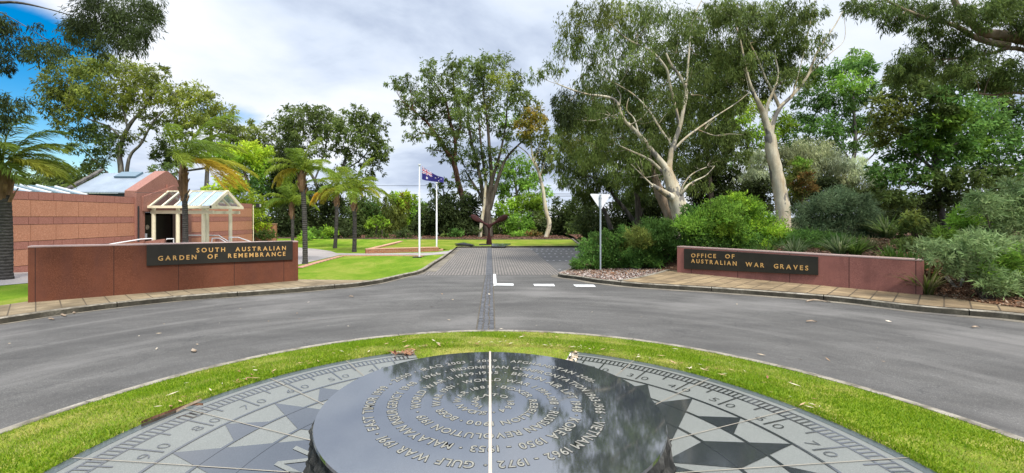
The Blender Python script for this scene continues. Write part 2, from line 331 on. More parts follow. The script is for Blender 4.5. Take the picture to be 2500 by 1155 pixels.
    m = Mat('glass_roof', .05, .5); tr = m.N.new('ShaderNodeBsdfTransparent'); tr.inputs[0].default_value = (.86, .92, .94, 1); gl = m.N.new('ShaderNodeBsdfGlossy'); gl.inputs['Roughness'].default_value = .04; fr = m.N.new('ShaderNodeFresnel'); fr.inputs[0].default_value = 3.6; ms = m.N.new('ShaderNodeMixShader'); ms.inputs[0].default_value = .34; gl.inputs[0].default_value = (.80, .91, 1, 1); m.L.new(tr.outputs[0], ms.inputs[1]); m.L.new(gl.outputs[0], ms.inputs[2]); m.L.new(ms.outputs[0], m.N['Material Output'].inputs[0]); M['glass'] = m.m
    m = Mat('skylight_glass', .15, .4); m.color((.10, .16, .20)); M['skylight'] = m.m
    # foliage: colour per leaf, light passes through
    m = Mat('leaf', .6, .12); at = m.N.new('ShaderNodeAttribute'); at.attribute_name = 'Col'
    m.color(at.outputs['Color']); tr = m.N.new('ShaderNodeBsdfTranslucent'); g = m.N.new('ShaderNodeHueSaturation'); g.inputs['Hue'].default_value = .485; g.inputs['Value'].default_value = 1.25; m.L.new(at.outputs['Color'], g.inputs['Color']); m.L.new(g.outputs[0], tr.inputs[0])
    ms = m.N.new('ShaderNodeMixShader'); ms.inputs[0].default_value = .45; m.L.new(m.b.outputs[0], ms.inputs[1]); m.L.new(tr.outputs[0], ms.inputs[2]); m.L.new(ms.outputs[0], m.N['Material Output'].inputs[0]); M['leaf'] = m.m
    m = Mat('litter', .9, .2); at = m.N.new('ShaderNodeAttribute'); at.attribute_name = 'Col'; m.color(at.outputs['Color']); M['litter'] = m.m
    m = Mat('white_bark', .75, .25); a = m.noise(1.9, 5, .6, m.map((1, 1, .35))); b = m.noise(2.6, 4, .55, m.map((1, 1, .5), (0, 0, 0), (4, 2, 7))); c = m.noise(30, 4)
    q = m.ramp(a, (.36, (.63, .585, .45)), (.52, (.55, .48, .34)), (.66, (.36, .26, .14))); e_ = m.noise(7, 5, .6, m.map((1, 1, .12), (0, 0, 0), (2, 5, 1))); q = m.mix(m.ramp(e_, (.5, 0.), (.66, .6)), q, (.30, .24, .18)); q = m.mix(m.ramp(b, (.56, 0.), (.59, .9)), q, (.13, .125, .12)); q = m.mix(m.ramp(c, (.4, .25), (.6, 0.)), q, (.3, .26, .2)); m.color(q).bump(c, .25, .01); M['white_bark'] = m.m
    def bark(name, c0, c1, c2):
        m = Mat(name, .95, .15); a = m.noise(5, 6, .65, m.map((1, 1, .16))); m.color(m.ramp(a, (.3, c0), (.52, c1), (.72, c2))).bump(a, .9, .05); return m.m
    M['brown_bark'] = bark('brown_bark', (.025, .021, .016), (.072, .059, .046), (.16, .135, .108))
    M['red_bark'] = bark('red_bark', (.035, .018, .012), (.11, .055, .035), (.24, .14, .09))
    M['grey_bark'] = bark('grey_bark', (.04, .037, .034), (.10, .092, .082), (.24, .22, .19))
    M['tan_bark'] = bark('tan_bark', (.10, .08, .065), (.27, .20, .14), (.38, .31, .24))
    m = Mat('palm_bark', .95, .15); a = m.noise(7, 5, .65, m.map((1, 1, 2.2))); wv = m.N.new('ShaderNodeTexWave'); wv.bands_direction = 'Z'; wv.inputs['Scale'].default_value = 3.2; wv.inputs['Distortion'].default_value = 1.2; m.L.new(m.co, wv.inputs[0])
    c = m.ramp(a, (.3, (.035, .032, .03)), (.6, (.085, .078, .072)), (.75, (.14, .125, .11))); c = m.mix(m.ramp(wv.outputs[0], (.55, 0.), (.9, .5)), c, (.03, .027, .025)); m.color(c).bump(wv.outputs[0], .6, .03); M['palm_bark'] = m.m
    M['boot'] = bark('palm_boots', (.06, .035, .02), (.20, .12, .07), (.36, .25, .16))
    m = Mat('flag_cloth', .8, .1); at = m.N.new('ShaderNodeAttribute'); at.attribute_name = 'Col'; m.color(at.outputs['Color']); M['flag'] = m.m
mats()
# ------------------------------------------------------------------ glyphs
_gl = {}
def glyph(ch, bold=0.):
    k = (ch, bold)
    if k not in _gl:
        cu = bpy.data.curves.new('glyph', 'FONT'); cu.body = ch; cu.size = 1; cu.offset = bold; cu.resolution_u = 3
        o = bpy.data.objects.new('glyph', cu); sc.collection.objects.link(o)
        dg = bpy.context.evaluated_depsgraph_get(); dg.update()
        me = bpy.data.meshes.new_from_object(o.evaluated_get(dg))
        v = [(p.co.x, p.co.y) for p in me.vertices]; f = [tuple(p.vertices) for p in me.polygons]
        x = [p[0] for p in v] or [0, .25]
        _gl[k] = (v, f, min(x), max(x))
        bpy.data.objects.remove(o); bpy.data.curves.remove(cu); bpy.data.meshes.remove(me)
    return _gl[k]
def layout(txt, gap=.12, space=.42, bold=0.):
    "letters of unit font size -> [(char, x offset)], total width"
    x = 0; out = []
    for ch in txt:
        if ch == ' ': x += space; continue
        v, f, a, b = glyph(ch, bold); out.append((ch, x - a)); x += b - a + gap
    return out, x - gap
CAP = .73   # cap height of the built-in font at size 1
def text_flat(mb, txt, O, U, V, width, cap, bold=.0, gap=.16, space=.6, depth=0., mi=0):
    "letters from O along U (unit), up V (unit), scaled so that the line is width wide and cap high; depth extrudes along N"
    lay, tw = layout(txt, gap, space, bold); sx = width / tw; sy = cap / CAP; Nn = U.cross(V)
    for ch, ox in lay:
        v, f, a, b = glyph(ch, bold)
        front = [O + U * ((p[0] + ox) * sx) + V * (p[1] * sy) + Nn * depth for p in v]
        mb.raw(front, f, mi)
        if depth:
            cnt = {}
            for q in f:
                for i in range(len(q)):
                    e = (q[i], q[(i + 1) % len(q)]); r = (e[1], e[0])
                    if r in cnt: del cnt[r]
                    else: cnt[e] = 1
            back = [p - Nn * depth for p in front]
            n = len(front); mb.raw(front + back, [(e[1], e[0], n + e[0], n + e[1]) for e in cnt], mi)
# ------------------------------------------------------------------ the setting: ground, road, verges, kerbs
def ring_pts(r, a0, a1, n, c=(0.05, 2.64)):
    return [Vector((c[0] + r * math.sin(R(a0 + (a1 - a0) * i / n)), c[1] + r * math.cos(R(a0 + (a1 - a0) * i / n)), 0)) for i in range(n + 1)]
KLpx = [(0, 777), (130, 758), (255, 742.5), (400, 727), (500, 719), (600, 712.5), (731, 703), (800, 697), (880, 690), (925, 683.5), (965, 675), (1000, 667), (1030, 660), (1046, 651), (1060, 641), (1075, 632), (1090, 622), (1113, 604)]
KRpx = [(1361, 667), (1372, 670.5), (1410, 674.5), (1461, 682.5), (1515, 688), (1585, 693.6), (1729, 702), (1900, 713.5), (2066, 727), (2246, 748), (2500, 769)]
def flat(v): return Vector((v.x, v.y, 0))
KL = ring_pts(11.35, -160, -66, 18) + [flat(un(*p)) for p in KLpx]
KR0 = [Vector((6.5, 31.9, 0)), Vector((5.6, 26, 0)), Vector((4.4, 21.5, 0)), Vector((3.3, 18.6, 0)), Vector((2.75, 17.35, 0))]
KR1 = [flat(un(*p)) for p in KRpx]
KR = KR0 + KR1 + ring_pts(11.6, 68, 160, 18)
KLs = catmull(KL, 4); KRs = catmull(KR, 4)
def offset(path, d):
    out = []
    for i, p in enumerate(path):
        t = path[min(i + 1, len(path) - 1)] - path[max(i - 1, 0)]; t.z = 0; t.normalize()
        out.append(p + Vector((-t.y, t.x, 0)) * d)
    return out
def pxpoly(pts, fn=GV): return [flat(un(*p, fn)) for p in pts]
def setting():
    # the ground, one sheet out to the horizon
    ax = sorted(set([round(v, 3) for v in list(np.arange(-60, 61, 3.)) + [s * q for s in (-1, 1) for q in (80, 120, 200, 400, 900, 1600)]]))
    vs = [(x, y, float(G(x, y)) - .09) for y in ax for x in ax]; n = len(ax)
    mb = MB(); mb.raw(vs, [(j * n + i, j * n + i + 1, (j + 1) * n + i + 1, (j + 1) * n + i) for j in range(n - 1) for i in range(n - 1)], 0, True)
    tag(mb.build('ground', M['ground']), kind='structure')
    sheet('road', ring_pts(13, 16.5, 343.5, 80, (0, DC)) + [Vector((-3.7, 17.5, 0)), Vector((3.7, 17.5, 0))], G, M['asphalt'], .6)
    sheet('driveway', [(-3.2, 17.5), (2.9, 17.5), (2.9, 32.5), (-3.2, 32.5)], lambda x, y: G(x, y) + .003, M['pavers'], .6)
    sheet('parking_bay', [(2.9, 17.5), (4.4, 17.5), (7.4, 25), (7.4, 32.5), (2.9, 32.5)], lambda x, y: G(x, y) + .003, M['pavers_dark'], .6)
    # verges at kerb-top height
    sheet('lawn', offset(KLs, .1) + [(-2.42, 32.4), (6.65, 32.4), (7.2, 38.5), (-2, 38.8), (-12, 40), (-22, 41), (-60, 41), (-60, -30), (-12, -30)], GV, M['lawn'], 1.)
    sheet('garden_bed', offset(KRs, .1) + [(12, -30), (60, -30), (60, 50), (7.3, 50), (7.25, 38.5), (6.7, 32.4)], GM, M['mulch'], .5)
    sheet('mulch_bed', [(7.25, 38.5), (7.25, 50), (-60, 50), (-60, 41), (-22, 41), (-12, 40), (-2, 38.8)], lambda x, y: GV(x, y) + .02, M['mulch'], 1.)
    sheet('memorial_lawn', [(-2.5, 29), (-2.38, 32.45), (6.6, 32.45), (7.15, 38.4), (-7.4, 38.7), (-5.4, 32)], lambda x, y: GV(x, y) + .012, M['lawn_dry'], 1.)
    # paths
    path = [(1092, 620), (1040, 624), (1000, 622.5), (830, 623), (731, 646), (500, 664), (68, 692), (-250, 720), (-250, 678), (20, 667), (300, 628), (560, 606), (640, 600), (720, 604), (770, 608), (806, 613), (822, 618.5), (900, 619.5), (1060, 617), (1104, 612)]
    sheet('path', pxpoly(path), lambda x, y: GV(x, y) + .012, M['path'], 1.)
    def strip(name, pts, wd, h, mat, base=GV, z0=.0):
        pts = catmull(pts, 5); a = offset(pts, wd / 2); b = offset(pts, -wd / 2); mb = MB()
        for i in range(len(pts) - 1):
            q = [b[i], b[i + 1], a[i + 1], a[i]]
            bot = [Vector((v.x, v.y, float(base(v.x, v.y)) - .05)) for v in q]; top = [Vector((v.x, v.y, float(base(v.x, v.y)) + h)) for v in q]
            mb.raw(bot + top, [(4, 5, 6, 7), (0, 1, 5, 4), (2, 3, 7, 6)])
        return tag(mb.build(name, mat), kind='structure')
    strip('path_edging', pxpoly([(728, 655), (780, 640), (832, 626)]), .32, .03, M['pink'])
    strip('path_edging', pxpoly([(834, 625), (930, 624.5), (1000, 625), (1034, 626.5)]), .30, .03, M['pink'])
    strip('lawn_edging', [Vector((7.22, 38.5, 0)), Vector((6.95, 35.6, 0)), Vector((6.66, 32.5, 0))], .16, .10, M['kerb'])
    strip('lawn_edging', [Vector((7.2, 38.55, 0)), Vector((0, 38.75, 0)), Vector((-12, 40, 0)), Vector((-22, 41, 0))], .14, .07, M['grit'])
    strip('bed_edging', pxpoly([(1513, 687), (1560, 678.5), (1610, 667), (1650, 655.5)]), .13, .035, M['kerb'])
    # brick aprons in front of the two name walls
    kb = offset(KLs, .12); i0 = min(range(len(kb)), key=lambda i: (kb[i] - flat(un(-160, 805))).length); i1 = min(range(len(kb)), key=lambda i: (kb[i] - flat(un(905, 687))).length)
    sheet('brick_apron', kb[i0:i1] + pxpoly([(905, 684.5), (731, 683), (640, 690), (400, 709), (68, 737), (0, 747), (-140, 770)]), lambda x, y: GV(x, y) + .012, M['pave_left'], .5)
    kb = offset(KRs, .12); i0 = min(range(len(kb)), key=lambda i: (kb[i] - flat(un(1519, 688))).length); i1 = min(range(len(kb)), key=lambda i: (kb[i] - flat(un(2580, 780))).length)
    sheet('brick_apron', kb[i0:i1] + pxpoly([(2560, 763), (2400, 742), (2285, 723), (2240, 716), (1950, 688), (1670, 664), (1650, 656)]), lambda x, y: GV(x, y) + .02, M['pave_right'], .5)
    # kerbs, in lengths with open joints
    def kerb(name, path, seg=2.4, h=KH + .008, wd=.15, faces=('kerb', 'kerb_face')):
        pts = [path[0]]
        for p in path[1:]:
            while (p - pts[-1]).length > .35: pts.append(pts[-1] + (p - pts[-1]).normalized() * .35)
        run = 0; cuts = {0}
        for i in range(1, len(pts)):
            run += (pts[i] - pts[i - 1]).length
            if run > seg: cuts.add(i); run = 0
        a = pts; c = offset(pts, wd); mb = MB()
        def zt(v, o): return Vector((v.x, v.y, float(G(v.x, v.y)) + o))
        def ring(i, sh=0.):
            d = (a[min(i + 1, len(a) - 1)] - a[max(i - 1, 0)]).normalized() * sh
            n = (c[i] - a[i]).normalized()
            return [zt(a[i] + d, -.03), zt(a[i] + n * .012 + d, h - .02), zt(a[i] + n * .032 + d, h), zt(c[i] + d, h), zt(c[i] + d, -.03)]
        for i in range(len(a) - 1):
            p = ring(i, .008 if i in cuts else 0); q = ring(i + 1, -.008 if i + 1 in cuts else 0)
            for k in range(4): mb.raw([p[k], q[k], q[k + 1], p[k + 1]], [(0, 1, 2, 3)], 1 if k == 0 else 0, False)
            if i in cuts: mb.raw(p, [(0, 1, 2, 3, 4)], 1)
            if i + 1 in cuts: mb.raw(q, [(4, 3, 2, 1, 0)], 1)
        return tag(mb.build(name, [M[faces[0]], M[faces[1]]]), kind='structure')
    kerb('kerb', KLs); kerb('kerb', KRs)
    kerb('kerb', catmull([Vector((-2.5, 32.4, 0)), Vector((2, 32.4, 0)), Vector((6.6, 32.4, 0))], 6), 99, .13, .12, ('kerb', 'kerb_face'))
    def gutter(path, a, b):
        p = offset(path, -a); q = offset(path, -b); mb = MB()
        for i in range(len(p) - 1):
            mb.raw([Vector((v.x, v.y, float(G(v.x, v.y)) + .007)) for v in (p[i], q[i], q[i + 1], p[i + 1])], [(0, 1, 2, 3)])
        return tag(mb.build('gutter', M['gutter']), kind='structure')
    m = Mat('gutter_grit', .95, .1); a = m.noise(1.1, 6, .65); b = m.noise(30, 4, .7); c = m.ramp(a, (.36, (.12, .11, .10)), (.5, (.20, .175, .135)), (.68, (.30, .265, .20))); c = m.mix(m.ramp(b, (.4, .6), (.6, 0.)), c, (.08, .072, .06)); m.color(c); M['gutter'] = m.m
    gutter(KRs[16:], .0, .26); gutter(KLs[60:], .0, .14)
    gp = catmull([Vector((-2.62, 18.6, 0)), Vector((-2.5, 24, 0)), Vector((-2.38, 32, 0))], 8); gutter(gp, .06, .34)
    # road paint
    mb = MB()
    def pq(pts, fn): mb.raw([Vector((v.x, v.y, float(fn(v.x, v.y)) + .009)) for v in [un(*p, G) for p in pts][::-1]], [(0, 1, 2, 3)])
    pq([(1204, 669.5), (1210.5, 669.5), (1213, 697.5), (1204, 698.5)], G); pq([(1213, 692.5), (1253.5, 693), (1254, 698), (1213, 697.5)], G)
    pq([(1302, 694), (1352, 694), (1355, 699.5), (1305, 699)], G); pq([(1399, 695.5), (1449, 695.8), (1455, 701), (1406, 700.5)], G)
    md = MB()
    def pd(pts): md.raw([Vector((v.x, v.y, float(G(v.x, v.y)) + .009)) for v in [un(*p, G) for p in pts][::-1]], [(0, 1, 2, 3)])
    for y, x0, x1, nn in ((658, 1364, 1396, 2), (636.5, 1334, 1404, 5), (627.5, 1328, 1410, 6), (620, 1310, 1404, 7), (613.5, 1308, 1412, 9), (608.8, 1296, 1420, 10)):
        for i in range(nn):
            xa = x0 + (x1 - x0) * i / max(nn - .4, 1); pd([(xa, y - .45), (xa + (x1 - x0) / nn * .36, y - .45), (xa + (x1 - x0) / nn * .36, y + .4), (xa, y + .4)])
    tag(mb.build('road_marking', M['road_paint']), kind='structure'); tag(md.build('parking_dash', M['faded_paint']), kind='structure')
    # cobbled strip on the axis, grit bed with single setts
    mb = MB(); xs0, xs1 = -.215, .075
    def cx(y): return (-.222 + .0045 * (y - 7.2), .078 + .0035 * (y - 7.2))
    y = 6.98
    bed = [(cx(6.9)[0] - .015, 6.9), (cx(6.9)[1] + .015, 6.9), (cx(17.4)[1] + .015, 17.4), (cx(17.4)[0] - .015, 17.4)]
    tag(sheet('cobble_bed', bed, lambda a, b: G(a, b) + .006, M['grit'], .6), kind='structure')
    while y < 17.35:
        ln = random.uniform(.085, .125); a, b = cx(y); e = sorted([a, b] + [a + (b - a) * (k / 3 + random.uniform(-.05, .05)) for k in (1, 2)])
        for k in range(3):
            g = .006; h = .018 + random.uniform(-.006, .008); x0, x1 = e[k] + g, e[k + 1] - g; y0, y1 = y + g, y + ln - g + random.uniform(-.008, .008)
            zb = float(G((x0 + x1) / 2, y)); i = .012
            mb.hexa([Vector(q) for q in ((x0, y0, zb), (x1, y0, zb), (x1, y1, zb), (x0, y1, zb), (x0 + i, y0 + i, zb + h), (x1 - i, y0 + i, zb + h), (x1 - i, y1 - i, zb + h), (x0 + i, y1 - i, zb + h))])
        y += ln
    tag(mb.build('cobble_strip', M['cobble']), kind='structure')
    mb = MB(); y = 17.5
    while y < 32.2:
        a, b = -.17, .11
        mb.raw([Vector((p[0], p[1], float(G(*p)) + .014)) for p in ((a, y), (b, y), (b, y + .58), (a, y + .58))], [(0, 1, 2, 3)]); y += .6
    tag(mb.build('bluestone_strip', M['cobble']), kind='structure')
setting()
# ------------------------------------------------------------------ round island: kerb ring, turf
IC = (0.086, 2.643)
def island_z(r): return .015 - .19 * sstep((r - 2.8) / 1.5)
def island():
    mb = MB(); n = 150; seg = 15
    for k in range(seg):
        a0 = 360 / seg * k + 4; a1 = a0 + 360 / seg - .16
        m_ = n // seg; ra = [ring_pts(r, a0, a1, m_, IC) for r in (4.335, 4.325, 4.30, 4.185, 4.185)]; zs = (-.32, -.19, -.172, -.165, -.30)
        for i in range(m_):
            for j in range(4):
                q = [Vector((ra[j][i].x, ra[j][i].y, zs[j])), Vector((ra[j + 1][i].x, ra[j + 1][i].y, zs[j + 1])), Vector((ra[j + 1][i + 1].x, ra[j + 1][i + 1].y, zs[j + 1])), Vector((ra[j][i + 1].x, ra[j][i + 1].y, zs[j]))]
                mb.raw(q, [(0, 1, 2, 3)], 0)
        for i in (0, m_): mb.raw([Vector((ra[j][i].x, ra[j][i].y, zs[j])) for j in range(5)], [(0, 1, 2, 3, 4) if i else (4, 3, 2, 1, 0)])
    tag(mb.build('island_kerb', M['kerb']), kind='structure')
    mb = MB(); rs = [.9, 2.0, 2.79] + list(np.linspace(2.82, 4.19, 12)); na = 144
    vs = [(IC[0] * sstep((r - 2.8) / 1.4) + r * math.sin(2 * math.pi * i / na), DC + (IC[1] - DC) * sstep((r - 2.8) / 1.4) + r * math.cos(2 * math.pi * i / na), (float(island_z(r)) if r > 2.8 else -.03)) for r in rs for i in range(na)]
    # far side: the turf runs right up to the raised stone
    for j, r in enumerate(rs):
        for i in range(na):
            a = 360 * i / na; a = a - 360 if a > 180 else a
            if abs(a) < 19 and r < 2.84: x, y, z = vs[j * na + i]; vs[j * na + i] = (x, y, .012)
    mb.raw(vs, [(j * na + i, (j + 1) * na + i, (j + 1) * na + (i + 1) % na, j * na + (i + 1) % na) for j in range(len(rs) - 1) for i in range(na)], 0, True)
    tag(mb.build('island_turf', M['turf']), kind='structure')
    # blades of the near turf
    def blades(n, rmin, rmax, amin, amax):
        a = np.radians(rng.uniform(amin, amax, n)); r = np.sqrt(rng.uniform(rmin ** 2, rmax ** 2, n))
        t = sstep((r - 2.8) / 1.4); x = IC[0] * t + r * np.sin(a); y = DC + r * np.cos(a); z = island_z(r)
        z = np.where((r < 2.84), .012, z)
        clump = np.sin(x * 3.1 + 1.3 * np.sin(y * 2.3)) * np.sin(y * 3.7 + 1.1 * np.sin(x * 2.9)) + .8 * np.sin(x * 7.3 + y * 5.1) * np.sin(y * 8.1 - x * 3.3)
        big = np.sin(x * 1.9 + 2 * np.sin(y * 1.1 + .6)) * np.sin(y * 2.6 + 1.7 * np.sin(x * 1.3)); clump = .55 * clump + .75 * big + .75 * np.exp(-(np.degrees(a) / 17.) ** 2) + rng.normal(0, .40, n)
        h = rng.uniform(.012, .034, n) * np.where(clump > .75, .7, 1.0); th = rng.uniform(0, 2 * np.pi, n); wd = rng.uniform(.0018, .0035, n) * 1.5
        lean = rng.uniform(.2, 1.1, n) * h; th2 = rng.uniform(0, 2 * np.pi, n)
        b = np.stack([x, y, z - .004], 1); dx = np.stack([np.cos(th) * wd, np.sin(th) * wd, 0 * wd], 1)
        tip = b + np.stack([np.cos(th2) * lean, np.sin(th2) * lean, h], 1)
        V = np.stack([b - dx, b + dx, tip], 1)
        g = np.array([(.12, .225, .006), (.18, .29, .010), (.075, .16, .005), (.24, .32, .022)])[rng.integers(0, 4, n)]
        d = np.array([(.42, .40, .10), (.36, .38, .07), (.48, .42, .17)])[rng.integers(0, 3, n)]
        k = sstep((clump - .12) / .85)[:, None] * .9
        return V, (g * (1 - k) + d * k) * rng.uniform(.75, 1.25, (n, 1))
    p = [blades(150000, 2.82, 4.19, -112, 112), blades(16000, .99, 2.84, -19.2, 19.8), blades(16000, 2.78, 2.88, -112, 112)]
    V = np.concatenate([q[0] for q in p]); C = np.concatenate([q[1] for q in p])
    tag(quads_obj('grass', V, C, M['leaf']), 'short green and straw-yellow turf around the compass paving', 'grass', kind='stuff')
island()
# ------------------------------------------------------------------ compass paving with raised inscribed stone
NORTH = 9.7
def pol(r, a, z=0): return Vector((r * math.sin(R(a)), DC + r * math.cos(R(a)), z))
def compass():
    root = empty('compass_paving', (0, DC, 0), 'round grey granite compass paving with dark star rays, degree scale and numerals', 'compass paving')
    A0, A1 = 20.2, 341.0
    def arcband(mb, r0, r1, a0, a1, z, mi=0, step=2.5):
        n = max(1, int((a1 - a0) / step))
        for i in range(n):
            p, q = a0 + (a1 - a0) * i / n, a0 + (a1 - a0) * (i + 1) / n
            mb.raw([pol(r0, q, z), pol(r0, p, z), pol(r1, p, z), pol(r1, q, z)][::1], [(0, 1, 2, 3)], mi)
    mb = MB(); arcband(mb, .8, 2.72, A0, A1, 0)
    n = 120
    for a in (A0, A1): mb.raw([pol(.8, a, -.1), pol(2.72, a, -.1), pol(2.72, a, 0), pol(.8, a, 0)], [(0, 1, 2, 3)])
    mb.build('slab', M['inlay_light'], root)
    mb = MB(); arcband(mb, 2.72, 2.80, A0, A1, .002)
    for i in range(n):
        p, q = A0 + (A1 - A0) * i / n, A0 + (A1 - A0) * (i + 1) / n; mb.raw([pol(2.8, p, -.12), pol(2.8, q, -.12), pol(2.8, q, .002), pol(2.8, p, .002)], [(0, 1, 2, 3)])
    mb.build('slate_edge', M['edge_slate'], root)
    # rays
    def loc(a, pts): return [pol(1, a) * 0 + Vector((math.sin(R(a)) * x + math.cos(R(a)) * y, DC + math.cos(R(a)) * x - math.sin(R(a)) * y, .003)) for x, y in pts]
    k = 0
    for i in range(32):
        a = NORTH + 11.25 * i
        aa = (a + 180) % 360 - 180
        if abs(aa) < 22: continue
        mb = MB()
        if i % 4 == 0: pts = [(2.19, 0), (1.13, -.41), (.82, -.40), (.82, .40), (1.13, .41)]
        elif i % 4 == 2: pts = [(2.19, 0), (1.60, -.175), (1.16, 0), (1.60, .175)]
        else: pts = [(2.19, 0), (1.895, -.16), (1.895, .16)]
        q = loc(a, pts); mb.raw(q[::-1] if (q[1] - q[0]).cross(q[2] - q[0]).z < 0 else q, [tuple(range(len(q)))]); mb.build('star_ray', M['inlay_dark'], root)
    for r in (2.19, 1.895, 1.60):
        mb = MB(); arcband(mb, r - .012, r + .012, A0, A1, .0045); mb.build('ring_line', M['inlay_dark'], root)
    mb = MB(); arcband(mb, 2.515, 2.533, A0, A1, .003); arcband(mb, 2.64, 2.658, A0, A1, .003)
    for d in range(-170, 190):
        a = d + NORTH; aa = (a + 180) % 360 - 180
        if abs(aa) < 20.5: continue
        r0 = 2.25 if d % 10 == 0 else 2.42 if d % 5 == 0 else 2.53; wd = .0075
        e = pol(1, a) - pol(0, a); t = Vector((e.y, -e.x, 0)) * wd
        q = [pol(r0, a, .004) - t, pol(r0, a, .004) + t, pol(2.645, a, .004) + t, pol(2.645, a, .004) - t]; mb.raw(q if (q[1] - q[0]).cross(q[2] - q[1]).z > 0 else q[::-1], [(0, 1, 2, 3)])
    mb.build('degree_scale', M['inlay_dark'], root)
    def numeral(txt, a):
        mb = MB(); e = pol(1, a) - pol(0, a); U = Vector((e.y, -e.x, 0))
        for ch, o in ((txt[0], -.105), (txt[1], .035)):
            v, f, x0, x1 = glyph(ch, -.016); s = .098 / CAP
            mb.raw([pol(2.275, a, .005) + U * (o + (p[0] - x0) * s * 1.15) + e * (p[1] * s) for p in v], f)
        mb.build('numeral', M['inlay_dark'], root)
    for d in (20, 30, 40, 50, 60, 70, 80, 90): numeral(str(d), d + NORTH)
    for d in (40, 50, 60, 70, 80, 90): numeral(str(d), -d + NORTH)
    mb = MB(); a = -90 + NORTH; e = pol(1, a) - pol(0, a); U = Vector((e.y, -e.x, 0)); v, f, x0, x1 = glyph('W', .0)
    mb.raw([pol(1.12, a, .006) + U * (p[0] - (x0 + x1) / 2) * .42 + e * p[1] * .42 for p in v], f); mb.build('letter', M['inlay_light'], root)
    mb = MB()
    for s in (1, -1):
        for i in range(9):
            a = s * (35 + 16.25 * i)
            if a > 160: continue
            e = pol(1, a) - pol(0, a); t = Vector((e.y, -e.x, 0)) * .0038
            mb = MB(); mb.raw([pol(.85, a, .006) - t, pol(.85, a, .006) + t, pol(2.79, a, .006) + t, pol(2.79, a, .006) - t], [(0, 1, 2, 3)]); mb.build('paving_joint', M['joint_pale'], root)
    # the raised stone
    ZT, RD = .500, .976
    st = empty('memorial_stone', (0, DC, 0), 'round black polished granite stone with spiral of battle names and rough sides', 'memorial stone')
    mb = MB(); n = 128
    top = [pol(RD, 360 * i / n, ZT) for i in range(n)]; low = [pol(RD + .004, 360 * i / n, ZT - .012) for i in range(n)]
    mb.raw([Vector((0, DC, ZT))] + top, [(0, 1 + (i + 1) % n, 1 + i) for i in range(n)]); mb.raw(top + low, [(i, (i + 1) % n, n + (i + 1) % n, n + i) for i in range(n)], 0, True)
    mb.build('polished_top', M['black_granite'], st)
    mb = MB(); L = 12; vs = []; rr = random.Random(3)
    for j in range(L + 1):
        for i in range(n * 2):
            t = j / L; bulge = .03 * math.sin(t * 2.6) if j else .0
            jit = 0 if j == 0 else rr.uniform(-.016, .012) + .02 * math.sin(i * .21 + j) * math.sin(i * .071 + 2 * j)
            vs.append(pol(RD + .003 + bulge + jit, 180 * i / n, (ZT - .012) * (1 - t) - .03 * t))
    mb.raw(vs, [(j * 2 * n + i, j * 2 * n + (i + 1) % (2 * n), (j + 1) * 2 * n + (i + 1) % (2 * n), (j + 1) * 2 * n + i) for j in range(L) for i in range(2 * n)], 0, False)
    mb.build('rough_side', M['rough_rock'], st)
    mb = MB(); mb.box((-.006, DC - .96, ZT), (.009, DC + .974, ZT + .0035)); mb.build('brass_strip', M['brass'], st)
    mb = MB(); mb.box((-.006, DC + .974, ZT - .49), (.009, DC + .985, ZT + .003)); mb.build('brass_strip', M['brass'], st)
    T = [-155, -39, 47, 171, 371, 573, 683, 822, 972, 1092.6, 1190, 1275, 1408.7, 1548.6, 1621.7, 1676, 1753.8, 1807.8, 1866]
    RR = [.085, .095, .118, .140, .245, .285, .352, .385, .430, .505, .512, .538, .606, .642, .668, .69, .735, .757, .765]
    def rad(t): return float(np.interp(t, T, RR))
    words = [(-150, 160, 'WAIKATO 1864'), (188, 363, 'SUDAN WAR 1885'), (378, 566, 'BOXER REBELLION 1900'), (580, 676, 'BOER WAR 1901'), (690, 815, 'WORLD WAR I 1914-1918'), (829, 965, 'RUSSIAN REVOLUTION 1919'), (978, 1087, 'WORLD WAR II 1939-1945'), (1098, 1185, 'BERLIN AIR LIFT 1948'), (1195, 1270, 'KOREA 1950 - 1953'), (1280, 1404, 'MALAYAN INSURGENCY 1948 - 1966'), (1413, 1544, 'INDONESIAN CONFRONTATION 1963-1966'), (1553, 1617, 'VIETNAM 1962 - 1972'), (1626, 1672, 'GULF WAR 1991'), (1680, 1750, 'EAST TIMOR 1999 - 2000'), (1758, 1804, 'IRAQ 2003 - 2009'), (1812, 1866, 'AFGHANISTAN 2001-')]
    for bold, mat, z, nm in ((.045, 'letter_outline', ZT + .0006, 'letter_edge'), (.012, 'letter_stone', ZT + .0014, 'inscription')):
        mb = MB()
        def put(ch, t, cap, sx, xc):
            v, f, a, b = glyph(ch, bold); r = rad(t); th = R(t); e = Vector((math.sin(th), math.cos(th), 0)); U = Vector((e.y, -e.x, 0)); s = cap / CAP
            mb.raw([Vector((0, DC, z)) + e * (r - cap / 2 + p[1] * s) + U * ((p[0] - xc) * sx) for p in v], f)
        for a0, a1, txt in words:
            lay, tw = layout(txt, .13, .40, .012); rm = rad((a0 + a1) / 2); cap = .038 + .021 * min(1, rm / .5)
            arc = R(a1 - a0) * rm; sx = min(arc / tw, cap / CAP * 1.25)
            span = sx * tw / arc * (a1 - a0); s0 = (a0 + a1 - span) / 2
            for ch, ox in lay:
                v, f, ga, gb = glyph(ch, .012); xc = (ga + gb) / 2; put(ch, s0 + (ox + xc) / tw * span, cap, sx, xc)
        for t in T[3:-1]:
            v, f, a, b = glyph('.', bold); th = R(t); e = Vector((math.sin(th), math.cos(th), 0)); U = Vector((e.y, -e.x, 0))
            xc = (a + b) / 2; mb.raw([Vector((0, DC, z)) + e * (rad(t) + (p[1] - .06) * .09) + U * ((p[0] - xc) * .09) for p in v], f)
        mb.build(nm, M[mat], st)
compass()
